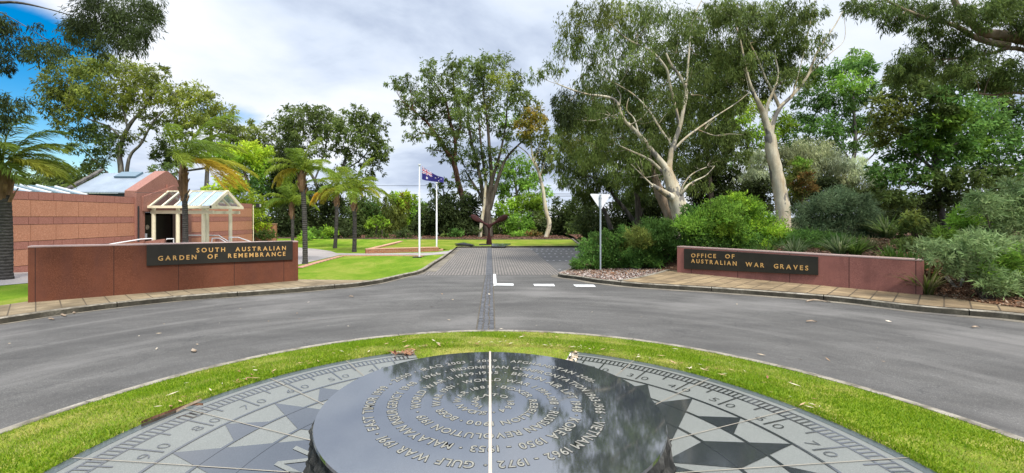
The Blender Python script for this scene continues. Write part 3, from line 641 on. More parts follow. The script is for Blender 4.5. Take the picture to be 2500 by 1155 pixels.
# ------------------------------------------------------------------ the two name walls
def name_wall(label, A, B, hA, hB, zA, zB, pxA, pxB, body, joints, plaque, lines, cop):
    "A left end, B right end of the front face (plan)"
    A = Vector((A[0], A[1], 0)); B = Vector((B[0], B[1], 0)); u = (B - A).normalized(); back = Vector((-u.y, u.x, 0)); L = (B - A).length
    root = empty('entrance_sign', (A.x, A.y, zA), label, 'sign', 'granite entrance signs')
    def depth(px):
        k = (px - CX) / F   # ray x = k*y
        s = (k * A.y - A.x) / (u.x - k * u.y); return s
    def pt(s, z, out=0.): v = A + u * s - back * out; return Vector((v.x, v.y, z))
    def zt(s): return zA + hA + (zB + hB - zA - hA) * s / L
    def zb(s): return zA + (zB - zA) * s / L
    def slab(mb, s0, s1, a0, a1, o0, o1):
        "a0/a1: functions of s giving bottom and top"
        mb.hexa([pt(s0, a0(s0), o1), pt(s1, a0(s1), o1), pt(s1, a0(s1), o0), pt(s0, a0(s0), o0), pt(s0, a1(s0), o1), pt(s1, a1(s1), o1), pt(s1, a1(s1), o0), pt(s0, a1(s0), o0)])
    mb = MB(); slab(mb, 0, L, lambda s: zb(s) - .3, lambda s: zt(s) - .035, -.36, 0); mb.build('wall_body', body, root, .006)
    mb = MB(); slab(mb, -.004, L + .004, lambda s: zt(s) - .0345, lambda s: zt(s), -.364, .004); mb.build('coping', cop, root, .004)
    mb = MB()
    for px in joints:
        s = depth(px); mb = MB(); slab(mb, s - .006, s + .006, lambda s: zb(s) - .05, lambda s: zt(s) - .036, .0, .0025); mb.build('joint', M['joint'], root)
    (x0, y0, y1), (x1, y2, y3) = plaque
    s0, s1 = depth(x0), depth(x1); d0, d1 = pt(s0, 0).y, pt(s1, 0).y
    def zz(py, d): return CH + (Y0 - py) * d / F
    t0, b0, t1, b1 = zz(y0, d0), zz(y1, d0), zz(y2, d1), zz(y3, d1)
    mb = MB(); slab(mb, s0, s1, lambda s: b0 + (b1 - b0) * (s - s0) / (s1 - s0), lambda s: t0 + (t1 - t0) * (s - s0) / (s1 - s0), .003, .045)
    pl = mb.build('plaque', M['plaque'], root, .004)
    mb = MB()
    for txt, (xa, ya), (xb, yb), cap, sp in lines:
        sa, sb = depth(xa), depth(xb); pa = pt(sa, zz(ya, pt(sa, 0).y), .046); pb = pt(sb, zz(yb, pt(sb, 0).y), .046)
        U = (pb - pa).normalized(); text_flat(mb, txt, pa, U, Vector((0, 0, 1)), (pb - pa).length, cap, .02, .30, sp, .012)
    o = mb.build('lettering', M['gold']); o.parent = pl
    return root
def walls():
    a, b = un(68, 740), un(728, 686)
    name_wall('long reddish-brown granite wall with a dark plaque of right-aligned gold lettering at its right end', a, b, 139 * a.y / F, 97.5 * b.y / F, a.z, b.z, 68, 728, M['red_granite'], (86, 278, 436, 572, 693), ((358, 598, 649), (714, 588.5, 634)),
              [('SOUTH AUSTRALIAN', (479.5, 616), (697, 610), .125, 1.3), ('GARDEN OF REMEMBRANCE', (386, 636), (696, 624), .125, 1.3)], M['coping'])
    a, b = un(1653, 666), un(2253, 722)
    name_wall('low pink granite wall with a dark plaque of left-aligned gold lettering at its left end', a, b, 65 * a.y / F, 88 * b.y / F, a.z, b.z, 1653, 2253, M['pink_granite'], (1688, 1801, 1928, 2073, 2236), ((1671, 607, 656), (1998, 627, 671.5)),
              [('OFFICE OF', (1689, 628), (1794.5, 631), .135, 1.2), ('AUSTRALIAN WAR GRAVES', (1689, 641), (1974.5, 660), .135, 1.2)], M['coping'])
walls()
# ------------------------------------------------------------------ the memorial building on the left (long wall faces the entry road)
FX = -17.9                                   # plane of the facade
def fy(px, x=FX): return x * F / (px - CX)   # depth where the line of sight meets x
def building():
    root = empty('memorial_building', (FX, 24, -.6), 'pink stone banded building with gabled entrance and pale metal roof behind the long name wall', 'building')
    y0, y1, yg0, yg1, y2 = 13.2, fy(333), fy(333), fy(462), fy(616)
    mb = MB(); mb.box((FX - .4, y0, -1), (FX - .02, y1, 2.60)); mb.box((FX - .4, yg1, -1), (FX - .02, y2, 2.60)); mb.box((FX - 6, y2 - .4, -1), (FX - .4, y2, 2.58)); mb.box((FX - 6, y0, -1), (FX - .4, y0 + .4, 2.58))
    mb.build('wall', M['joint'], root)
    # stone panels in alternating courses
    courses = [(2.60, 2.27, 1), (2.27, 1.61, 0), (1.61, 1.31, 1), (1.31, .66, 0), (.66, .36, 1), (.36, -.27, 0), (-.27, -.8, 1)]
    for kind, nm, mat in ((0, 'pale_stone_course', 'panel_light'), (1, 'dark_stone_course', 'panel_dark')):
        rr = random.Random(5)
        for ya, yb in ((y0, y1), (yg1, y2)):
            for zt, zb, k in courses:
                if k != kind: continue
                mb = MB()
                y = ya; wd = (1.0, 1.02) if k == 0 else (.36, .62); alt = 0
                while y < yb - .01:
                    ln = wd[0] if k == 0 else wd[alt % 2]; alt += 1; e = min(yb, y + ln)
                    mb.box((FX - .03, y + .010, zb + .009), (FX + rr.uniform(0, .006), e - .010, zt - .009)); y = e
                mb.build(nm, M[mat], root)
    # gabled entrance block
    zr, ze, ym = 4.13, 2.93, fy(404); XB = FX - 3.4; xf = FX + .10
    gy0, gy1 = yg0 - .12, yg1 + .05
    zb = -.9; od0, od1, odz = fy(349), fy(462) - .25, 1.86
    mb = MB()
    def pr(pts, xa, xb, mi=0):
        n = len(pts); mb.raw([Vector((xa, p[0], p[1])) for p in pts] + [Vector((xb, p[0], p[1])) for p in pts], [tuple(range(n - 1, -1, -1)), tuple(range(n, 2 * n))] + [(i, (i + 1) % n, n + (i + 1) % n, n + i) for i in range(n)], mi)
    pr([(gy0, odz), (gy1, odz), (gy1, ze + .05), (ym + .10, zr), (ym - .10, zr), (gy0, ze)], FX - .5, xf)
    pr([(gy0, zb), (od0, zb), (od0, odz), (gy0, odz)], FX - .5, xf); pr([(od1, zb), (gy1, zb), (gy1, odz), (od1, odz)], FX - .5, xf)
    mb.build('gable_wall', M['gable_stone'], root)
    mb = MB(); pr([(gy0 + .35, 1.9), (gy1 - .3, 1.9), (gy1 - .3, ze - .3), (ym + .5, zr - .75), (gy0 + .35, ze - .28)], xf - .1, xf + .07); mb.build('portal_panel', M['gable_stone'], root)
    mb = MB()
    for t in (.25, .5, .75):
        ya = gy0 + (gy1 - gy0) * t; zt = ze + (zr - ze) * (1 - abs(t - .5) * 2) - .12; mb.box((xf, ya - .006, 1.95), (xf + .073, ya + .006, zt - .62)); 
    mb.box((xf, gy0, ze - .006), (xf + .003, gy0 + .34, ze + .006)); mb.box((xf, gy0, 1.3), (xf + .003, od0, 1.312)); mb.box((xf, gy0, .5), (xf + .003, od0, .512)); mb.build('joint', M['panel_dark'], root)
    mb = MB(); mb.box((FX - .9, od0, zb), (FX - .8, od1, odz)); mb.build('door_recess', M['dark_gap'], root)
    mb = MB(); yc = (od0 + od1) / 2
    for ya, yb in ((od0 + .25, yc - .02), (yc + .02, od1 - .25)): mb = MB(); mb.box((FX - .8, ya, -.5), (FX - .74, yb, 1.7)); mb.build('door', M['dark_door'], root)
    mb = MB(); mb.tube([Vector((FX - .74, yc - .4, 1.05)), Vector((FX - .72, yc - .4, 1.05))], .13, 16); mb.build('door_emblem', M['brass'], root)
    mb = MB(); mb.bar((xf + .003, od0 + .02, .62), (xf + .003, od0 - .0, .62), .2, .26); mb.build('notice_plate', M['steel'], root)
    # roof: two slopes, parapet capping, skylight
    mb = MB()
    pr([(gy0 + .02, ze - .12), (ym, zr - .16), (gy1, ze - .06), (gy1, ze), (ym, zr - .10), (gy0 + .02, ze - .06)], XB, FX - .5); rf = mb.build('roof', M['roof'], root)
    mb = MB(); mb.box((XB + .1, gy0 + .10, 2.0), (FX - .5, gy0 + .2, ze - .13)); mb.build('roof_louvre', M['dark_metal'], root)
    mb = MB(); sl = Vector((0, ym - gy0, zr - .10 - ze + .06)).normalized(); nn = Vector((0, -sl.z, sl.y)); o = Vector((FX - 2.3, ym, zr - .10)) - sl * .08
    q = [o, o + Vector((1.15, 0, 0)), o + Vector((1.15, 0, 0)) - sl * .62, o - sl * .62]; mb.hexa([p + nn * .001 for p in q[::-1]] + [p + nn * .11 for p in q[::-1]]); sk = mb.build('skylight', M['skylight']); sk.parent = rf
    mb = MB(); pr([(gy0 - .06, ze - .10), (ym, zr + .03), (ym, zr + .13), (gy0 - .06, ze + .04)], XB - .22, XB); mb.build('rear_parapet', M['grey_bark'], root)
    # glazed roof strip over the left wing
    mb = MB(); gx0, gx1 = FX - 2.6, FX - 1.1; ya, yb, zA, zB = 14.0, 20.8, 2.62, 3.02
    mb.hexa([Vector((gx1, ya, zA)), Vector((gx0, ya, zB)), Vector((gx0, yb, zB)), Vector((gx1, yb, zA)), Vector((gx1, ya, zA + .02)), Vector((gx0, ya, zB + .02)), Vector((gx0, yb, zB + .02)), Vector((gx1, yb, zA + .02))]); gr = mb.build('glazed_roof', M['skylight'], root)
    mb = MB()
    for i in range(9): yy = ya + (yb - ya) * i / 8; mb = MB(); mb.bar((gx1 + .03, yy, zA + .04), (gx0, yy, zB + .04), .07, .05); o = mb.build('glazing_bar', M['white_paint']); o.parent = gr; mb = MB()
    mb.bar((gx1, ya, zA - .03), (gx1, yb, zA - .03), .08, .10); o = mb.build('glazing_bar', M['white_paint']); o.parent = gr
    mb = MB(); mb.tube([Vector((xf + .02, yg0 - .02, -.8)), Vector((xf + .02, yg0 - .02, 2.15))], .035, 8); mb.build('downpipe', M['dark_metal'], root)
    mb = MB(); mb.tube([Vector((FX + .06, y2 + .03, -.5)), Vector((FX + .06, y2 + .03, 2.5))], .03, 8); mb.build('downpipe', M['cream'], root)
    mb = MB(); mb.tube([Vector((FX, y2, 2.35)), Vector((FX + .3, y2 + .3, 2.35))], .025, 8); mb.box((FX + .2, y2 + .12, 2.34), (FX + .48, y2 + .36, 2.62)); fl = mb.build('floodlight', M['dark_metal'], root)
    mb = MB(); mb.box((FX + .482, y2 + .14, 2.38), (FX + .486, y2 + .34, 2.58)); o = mb.build('lens', M['white_paint']); o.parent = fl
    # entrance canopy
    mb = MB(); cx0, cx1 = xf + .07, -14.45; ya, yb, ym2 = fy(516, -14.45), fy(591, -14.45), fy(555, -14.45); e, rz = 2.13, 3.0
    can = empty('entrance_canopy', ((cx0 + cx1) / 2, ym2, -.5), 'cream gabled glass canopy on round columns in front of the building entrance', 'canopy')
    for i in range(6):
        x = cx0 + .06 + (cx1 - .06 - cx0) * i / 5; th = .10 if i < 5 else .17
        for y in (ya, yb): mb = MB(); mb.bar((x, y, e), (x, ym2, rz), .09, th); mb.build('rafter', M['cream'], can)
    mb = MB(); mb.bar((cx0, ym2, rz + .02), (cx1, ym2, rz + .02), .10, .08); mb.build('ridge_beam', M['cream'], can)
    mb = MB()
    for y in (ya, yb): mb = MB(); mb.bar((cx0, y, e), (cx1 + .05, y, e), .12, .13); mb.build('eave_beam', M['cream'], can)
    mb = MB(); mb.bar((cx1, ya - .06, e - .001), (cx1, yb + .06, e - .001), .12, .14); mb.build('eave_beam', M['cream'], can)
    mb = MB(); colx = [cx0 + .12, (cx0 + cx1) / 2 - .25, cx1 - .55]
    for y, s in ((ya, 1), (yb, -1)): mb = MB(); mb.bar((cx0, y + s * .22, 1.86), (cx1 - .02, y + s * .22, 1.86), .14, .17); mb.build('lower_beam', M['cream'], can)
    for y, s in ((ya, 1), (yb, -1)):
        for x in colx:
            mb = MB(); mb.tube([Vector((x, y + s * .22, -.9)), Vector((x, y + s * .22, 1.775))], .095, 18, 0, True); mb.box((x - .06, y + s * .22 - .075, 1.946), (x + .06, y + s * .22 + .075, 2.064)); mb.build('column', M['cream'], can)
    for y, nm in ((ya, 'glass_pane'), (yb, 'glass_pane')):
        mb = MB(); d = Vector((0, ym2 - y, rz - e)).normalized(); n = Vector((0, -d.z, d.y)) if d.y > 0 else Vector((0, d.z, -d.y))
        q = [Vector((cx0, y, e)) + n * .015, Vector((cx1, y, e)) + n * .015, Vector((cx1, ym2, rz)) + n * .015, Vector((cx0, ym2, rz)) + n * .015]
        mb.hexa(q + [p + n * .012 for p in q]); mb.build(nm, M['glass'], can)
    # ramp parapets and handrails
    fl0 = -.42
    mb = MB(); mb.box((FX + .2, 20.5, -1), (-13.3, 27.5, fl0)); tag(mb.build('terrace', M['path']), kind='structure')
    mb = MB(); mb.hexa([P(300, 640, 21.2), P(398, 640, 21.2), P(402, 640, 21.5), P(304, 640, 21.5), P(330, 592, 21.2), P(402, 583, 21.2), P(406, 583, 21.5), P(334, 592, 21.5)])
    tag(mb.build('ramp_wall', M['gable_stone']), 'low pink ramp wall beside the left columns of the canopy', 'ramp wall')
    mb = MB(); a, b = P(534, 588, 27.2), P(632, 591, 30.5); mb.hexa([Vector((a.x, a.y, -1)), Vector((b.x, b.y, -1)), Vector((b.x - .4, b.y + .3, -1)), Vector((a.x - .4, a.y + .3, -1)), a + Vector((0, 0, .12)), b, b + Vector((-.4, .3, 0)), a + Vector((-.4, .3, .12))])
    tag(mb.build('ramp_wall', M['gable_stone']), 'low pink terrace wall below the right wing of the building', 'ramp wall')
    def rail(pts, label, legs=True):
        r = empty('handrail', pts[0] - Vector((0, 0, .9)), label, 'handrail', 'white handrails at the ramp and steps')
        mb = MB(); mb.tube(pts, .028, 8); mb.build('rail', M['white_paint'], r)
        for p in (pts[0], pts[-1]):
            mb = MB(); mb.tube([p, Vector((p.x, p.y, -.75))], .024, 8); mb.build('post', M['white_paint'], r)
    rail([P(259, 598, 20), P(345, 584, 21), P(372, 582.5, 21.4)], 'long white handrail rising along the ramp left of the canopy')
    rail([P(388, 594, 21.6), P(408, 583.5, 22), P(424, 583, 22.3)], 'short white handrail by the second canopy column')
    rail([P(459, 574.5, 26), P(534, 575, 26.3), P(556, 589, 26)], 'white handrail passing behind the two middle columns')
    rail([P(517, 590, 23.8), P(518, 582, 24), P(535, 581.5, 24.2), P(553, 592, 24.2)], 'white looped handrail right of the two middle columns')
    rail([P(559, 579.5, 25), P(581, 579.5, 25.4), P(612, 590, 25.8)], 'white handrail sloping down from the far right column')
building()
# ------------------------------------------------------------------ smaller objects
def props():
    # brick garden wall far left and planter wall
    a, b = P(616, 585, 36), P(673, 583, 38)
    r = empty('brick_wall', Vector((a.x, a.y, -.4)), 'orange brick wall with capping behind the building, right end above the hedge', 'wall')
    mb = MB(); mb.hexa([Vector((a.x - 3, a.y, -1)), Vector((b.x, b.y, -1)), Vector((b.x, b.y + .25, -1)), Vector((a.x - 3, a.y + .25, -1)), Vector((a.x - 3, a.y, 1.0)), Vector((b.x, b.y, .98)), Vector((b.x, b.y + .25, .98)), Vector((a.x - 3, a.y + .25, 1.0))]); mb.build('brickwork', M['brick'], r)
    mb = MB(); mb.hexa([Vector((a.x - 3, a.y - .03, 1.001)), Vector((b.x + .03, b.y - .03, .981)), Vector((b.x + .03, b.y + .28, .981)), Vector((a.x - 3, a.y + .28, 1.001)), Vector((a.x - 3, a.y - .03, 1.06)), Vector((b.x + .03, b.y - .03, 1.04)), Vector((b.x + .03, b.y + .28, 1.04)), Vector((a.x - 3, a.y + .28, 1.06))]); mb.build('capping', M['brick_coping'], r)
    A, B, C = un(893, 619.5), un(1071, 613.5), un(975, 590)
    r = empty('planter_wall', A, 'low red brick retaining wall with pale capping around the raised lawn by the flagpoles', 'planter')
    zt = A.z + .29; zB = zt + .0; zC = C.z + .06
    mb = MB(); mc = MB()
    for p, q, z0, z1 in ((A, B, zt, zB), (A, C, zt, zC)):
        d = (q - p); d.z = 0; d.normalize(); nrm = Vector((-d.y, d.x, 0)) if (p, q) == (A, B) else Vector((d.y, -d.x, 0)); w_ = nrm * .34
        pp = [Vector((p.x, p.y, -1)), Vector((q.x, q.y, -1)), Vector((q.x, q.y, -1)) + w_, Vector((p.x, p.y, -1)) + w_]
        top = [Vector((v.x, v.y, z0 if i in (0, 3) else z1)) for i, v in enumerate(pp)]
        if (p, q) == (A, B): mb.hexa(pp + [t - Vector((0, 0, .05)) for t in top]); o_ = [t + (-nrm if i < 2 else nrm) * .015 for i, t in enumerate(top)]; mc.hexa([t - Vector((0, 0, .0495)) for t in o_] + o_)
        else:
            sh = d * .36; pp = [pp[0] + sh, pp[1], pp[2], pp[3] + sh]; top = [top[0] + sh, top[1], top[2], top[3] + sh]
            pp = pp[::-1]; top = top[::-1]
            mb.hexa(pp + [t - Vector((0, 0, .05)) for t in top]); mc.hexa([t - Vector((0, 0, .0495)) for t in top] + top)
    mb.build('brickwork', M['brick'], r); mc.build('capping', M['brick_coping'], r)
    n = Vector((0, 0, 0)); pl = [A + Vector((.25, .3, 0)), B + Vector((-.05, .3, 0)), B + Vector((.5, 1.6, 0)), Vector((-2.7, 34, 0)), C + Vector((.2, 0, 0))]
    def zl(x, y): t = min(1, max(0, (y - A.y - .3) / (C.y - A.y - 1))); return (zt - .05) * (1 - t) + float(GV(x, y) + .03) * t if y < C.y else float(GV(x, y) + .02)
    def zl2(x, y):
        e = min(1, max(0, (x - (B.x - .1)) / .5)); return zl(x, y) * (1 - e) + (float(GV(x, y)) + .02) * e
    sheet('raised_lawn', pl, zl2, M['lawn_dry'], .7)
    mb = MB(); c = un(1080, 612.5); mb.box((c.x - .55, c.y - .02, c.z - .1), (c.x + .02, c.y + .4, c.z + .10)); tag(mb.build('kerb_block', M['brick_coping']), 'small pale paving block at the end of the planter wall', 'paving block')
    # flagpoles and flag
    def pole(px, py, top, d, label):
        b = un(px, py); H = (py - top) * b.y / F; r = empty('flagpole', b, label, 'flagpole', 'white flagpoles on the lawn')
        mb = MB(); mb.tube([b + Vector((0, 0, .0)), b + Vector((0, 0, H * .55)), b + Vector((0, 0, H * .551)), b + Vector((0, 0, H))], [.050, .048, .042, .036], 14); mb.build('pole', M['white_paint'], r)
        mb = MB(); mb.tube([b + Vector((0, 0, H)), b + Vector((0, 0, H + .05))], [.085, .085], 12); mb.build('cap', M['white_paint'], r)
        mb = MB(); mb.tube([b + Vector((.058, -.02, .5)), b + Vector((.052, -.02, H - .03))], .004, 5); mb.box((b.x + .05, b.y - .05, b.z + 1.0), (b.x + .1, b.y, b.z + 1.14)); mb.build('halyard', M['steel'], r)
        mb = MB(); mb.tube([b + Vector((0, 0, -.02)), b + Vector((0, 0, .05))], .13, 14); mb.box((b.x - .35, b.y - .12, b.z - .05), (b.x - .12, b.y + .1, b.z + .04)); mb.build('base', M['dark_metal'], r)
        return b, H
    b1, H1 = pole(1024, 629, 403, 24, 'white flagpole flying the flag, standing at the lawn edge')
    pole(1066, 611, 447, 28, 'white flagpole without its own flag, behind the planter end')
    d = b1.y - .01; nx, ny = 48, 24
    def edge(t, pts): 
        ts = [p[0] for p in pts]; return float(np.interp(t, ts, [p[1] for p in pts])), float(np.interp(t, ts, [p[2] for p in pts]))
    top = [(0, 1031, 407), (.2, 1039, 412), (.45, 1052, 421), (.7, 1067, 429), (.9, 1079, 432), (1, 1083.5, 434)]; bot = [(0, 1030.5, 438), (.2, 1040, 441), (.45, 1054, 443), (.7, 1068, 444), (.9, 1079, 445), (1, 1083.5, 448)]
    def fp(i, j):
        t = i / nx; (ax, ay), (bx, by) = edge(t, top), edge(t, bot); k = j / ny; px, py = ax + (bx - ax) * k, ay + (by - ay) * k
        p = P(px, py, d); p.y += .10 * math.sin(t * 9 + k * 1.6) * t ** .4 - .03; return p
    def fcol(u, v):   # u along the fly 0..2, v down 0..1
        blue = (.035, .03, .17); white = (.62, .60, .66); red = (.42, .03, .07)
        if u < 1 and v < .5:
            a, b_ = u, v * 2
            if abs(a - .5) < .055 or abs(b_ - .5) < .11: return red
            if abs(a - .5) < .10 or abs(b_ - .5) < .19: return white
            q = min(abs(b_ - a), abs(b_ - 1 + a))
            return red if q < .06 else white if q < .16 else blue
        for sx, sy, rr in ((.5, .76, .10), (1.5, .2, .06), (1.5, .82, .06), (1.26, .47, .06), (1.74, .42, .06), (1.62, .56, .035)):
            if math.hypot(u - sx, v - sy) < rr: return white
        return blue
    V = []; C_ = []
    for i in range(nx):
        for j in range(ny):
            V.append([fp(i, j), fp(i, j + 1), fp(i + 1, j + 1), fp(i + 1, j)]); C_.append(fcol((i + .5) / nx * 2, (j + .5) / ny))
    o = quads_obj('flag', np.array([[tuple(p) for p in q] for q in V]), np.array(C_), M['flag']); tag(o, 'blue ensign flag with union canton and white stars, blowing to the right from the pole', 'flag')
    sol = o.modifiers.new('cloth', 'SOLIDIFY'); sol.thickness = .004
    # give way sign seen from behind
    g = un(1466, 655, GM); d = 17.6; g = Vector(((1466 - CX) * d / F, d, 0)); g.z = float(GM(g.x, g.y))
    r = empty('road_sign', g, 'blank silver back of a triangular give way sign on a galvanised post', 'road sign')
    mb = MB(); zt = P(1466, 477, d).z; mb.tube([Vector((g.x, g.y, g.z - .2)), Vector((g.x, g.y, zt))], .034, 12); mb.build('post', M['steel'], r)
    mb = MB(); mb.tube([Vector((g.x, g.y, zt)), Vector((g.x, g.y, zt + .02))], .037, 12); mb.build('post_cap', M['dark_metal'], r)
    tri = [P(1440.5, 473, d), P(1492, 474, d), P(1467.5, 513.5, d)]; cen = sum(tri, Vector()) / 3; pts = []
    for i in range(3):
        a = tri[i]
        for k in range(5):
            u = (tri[i - 1] - a).normalized() * .05 * (1 - k / 4) ** 1.5 + (tri[(i + 1) % 3] - a).normalized() * .05 * (k / 4) ** 1.5; pts.append(a + u)
    n = len(pts); mb = MB(); f = [p + Vector((0, .05, 0)) for p in pts]; k = [p + Vector((0, .054, 0)) for p in pts]
    mb.raw(f + k, [tuple(range(n)), tuple(range(2 * n - 1, n - 1, -1))] + [((i + 1) % n, i, n + i, n + (i + 1) % n) for i in range(n)]); mb.build('plate', M['sign_back'], r)
    for z in (484, 503):
        mb = MB(); p = P(1466, z, d); mb.box((p.x - .06, p.y + .02, p.z - .02), (p.x + .06, p.y + .05, p.z + .02)); mb.build('bracket', M['steel'], r)
    # propeller sculpture
    b = un(1194, 598); b.z += .01; s = b.y / F
    r = empty('propeller_sculpture', b, 'dark rusty three-bladed propeller standing on one blade on the lawn', 'sculpture')
    hub = Vector((b.x, b.y, b.z + 45.5 * s))
    def blade(ang, L, name, flat_=1.0):
        mb = MB(); U = Vector((math.sin(ang), 0, math.cos(ang))); Vv = Vector((math.cos(ang), 0, -math.sin(ang))); prof = [(.0, .14), (.08, .15), (.2, .10), (.35, .105), (.5, .19), (.65, .245), (.8, .25), (.9, .20), (.97, .11), (1, .03)]; vs = []
        for t, wd in prof:
            tw = .65 - .45 * t; th = .10 * (1 - t) + .02; a = Vv * math.cos(tw) + Vector((0, 1, 0)) * math.sin(tw); q = U.cross(a)
            wd = max(wd, .06) if t < .3 else wd
            vs += [hub + U * (L * t) + a * (wd * .92 * math.cos(k * math.pi / 4)) + q * (th * math.sin(k * math.pi / 4)) for k in range(8)]
        n = len(prof); mb.raw(vs, [(i * 8 + k, i * 8 + (k + 1) % 8, (i + 1) * 8 + (k + 1) % 8, (i + 1) * 8 + k) for i in range(n - 1) for k in range(8)] + [tuple(range(8))[::-1], tuple(range((n - 1) * 8, n * 8))], 0, True)
        mb.build(name, M['rust'], r)
    L = math.hypot(45, 26) * s
    blade(math.atan2(-44, 26), L, 'blade'); blade(math.atan2(46, 26.5), L, 'blade')
    mb = MB(); prof = [(0, .15), (.15, .12), (.35, .14), (.5, .20), (.7, .34), (.85, .40), (1, .36)]; vs = []
    for t, wd in prof:
        z = hub.z + (b.z - .05 - hub.z) * t; vs += [Vector((hub.x + wd * .55 * 1.6 * math.cos(k * math.pi / 4) * .62, hub.y + .12 * math.sin(k * math.pi / 4), z)) for k in range(8)]
    mb.raw(vs, [(i * 8 + (k + 1) % 8, i * 8 + k, (i + 1) * 8 + k, (i + 1) * 8 + (k + 1) % 8) for i in range(len(prof) - 1) for k in range(8)], 0, True); mb.build('blade', M['rust'], r)
    mb = MB(); mb.tube([hub + Vector((0, -.22, 0)), hub + Vector((0, .22, 0))], .17, 16); mb.tube([hub + Vector((0, -.27, 0)), hub + Vector((0, -.221, 0))], [.10, .12], 12); mb.build('hub', M['rust'], r)
    mb = MB(); mb.box((b.x - .75, b.y - .3, b.z - .06), (b.x + .05, b.y + .3, b.z + .05)); mb.build('base_plate', M['dark_metal'], r)
    p = un(1220, 600); mb = MB(); mb.hexa([Vector((p.x - .6, p.y - .55, p.z - .03)), Vector((p.x + .35, p.y - .75, p.z - .03)), Vector((p.x + .85, p.y + .6, p.z - .03)), Vector((p.x - .6, p.y + .6, p.z - .03)), Vector((p.x - .6, p.y - .55, p.z + .03)), Vector((p.x + .35, p.y - .75, p.z + .03)), Vector((p.x + .85, p.y + .6, p.z + .13)), Vector((p.x - .6, p.y + .6, p.z + .13))])
    tag(mb.build('memorial_slab', M['inlay_dark'], None, .01), 'flat grey stone slab lying on the lawn right of the propeller', 'stone slab')
    # kerb drain inlet
    p = un(1128, 600); r = empty('drain_inlet', p, 'open kerb drain inlet with dark lid at the corner of the far lawn', 'drain')
    mb = MB(); mb.hexa([p + Vector(q) for q in ((-.55, -.1, .10), (.75, -.55, .04), (.95, -.3, .04), (.1, .7, .16), (-.55, -.1, .16), (.75, -.55, .09), (.95, -.3, .09), (.1, .7, .21))]); mb.build('lid', M['dark_metal'], r)
    mb = MB(); mb.box((p.x - .45, p.y - .3, p.z - .15), (p.x + .6, p.y + .2, p.z + .06)); mb.build('pit', M['dark_gap'], r)
    # overhead cables
    def cable(p0, p1, sag, label, rad=.018):
        pts = [p0 + (p1 - p0) * (i / 16) - Vector((0, 0, sag * 4 * (i / 16) * (1 - i / 16))) for i in range(17)]; mb = MB(); mb.tube(pts, rad, 5); tag(mb.build('overhead_cable', M['dark_metal']), label, 'cable', 'overhead cables')
    cable(P(330, 470, 21.3), P(560, 446, 32), .25, 'thin cable crossing in front of the pink gable', .010)
    cable(P(700, 451, 75), P(1160, 453, 75), .1, 'thin overhead cable high across the sky behind the flagpoles', .035)
    for k in range(3): cable(P(1180, 468 + 3 * k, 75), P(1500, 474 + 3.4 * k, 75), .1, ['upper', 'middle', 'lower'][k] + ' overhead cable behind the thin white gum', .028)
props()
# ------------------------------------------------------------------ plants
COL = dict(
    olive=[(.085, .105, .022), (.115, .135, .028), (.062, .085, .02)], yellow=[(.16, .18, .025), (.13, .15, .025), (.09, .12, .028)],
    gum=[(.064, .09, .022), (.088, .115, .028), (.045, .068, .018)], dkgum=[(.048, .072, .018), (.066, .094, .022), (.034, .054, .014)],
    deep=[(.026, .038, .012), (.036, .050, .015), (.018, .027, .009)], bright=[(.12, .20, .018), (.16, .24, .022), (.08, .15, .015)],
    lime=[(.17, .24, .018), (.22, .27, .02), (.12, .18, .016)], pale=[(.17, .20, .12), (.22, .24, .14), (.13, .16, .085)],
    wattle=[(.15, .17, .085), (.20, .21, .11), (.11, .13, .06)], orange=[(.17, .12, .018), (.13, .12, .022), (.09, .10, .02)],
    brown=[(.13, .10, .03), (.10, .11, .03), (.16, .09, .025)], blue=[(.055, .085, .042), (.075, .105, .052), (.04, .064, .03)],
    green=[(.05, .105, .022), (.07, .135, .026), (.036, .08, .018)], willow=[(.105, .155, .062), (.15, .20, .085), (.07, .11, .038)], rust=[(.28, .12, .02), (.22, .14, .03), (.15, .13, .03)],
    fresh=[(.09, .17, .022), (.12, .21, .028), (.06, .12, .018)])
STY = dict(   # leaf length px, width ratio, droop, coverage, sprig spread, leaves per sprig
    gum=(9.5, .30, .75, 2.0, .15, 16), weep=(12, .20, 1.6, 2.1, .16, 18), tuft=(8, .36, .2, 2.2, .16, 14), fine=(9, .17, -.5, 2.6, .14, 18),
    broad=(10, .42, .5, 2.2, .16, 12), shrub=(8.5, .32, -.6, 2.6, .15, 12), willow=(15, .20, -.15, 2.1, .14, 12), near=(17, .17, 1.3, 1.9, .17, 16), dense=(8, .4, .1, 3.2, .2, 14))
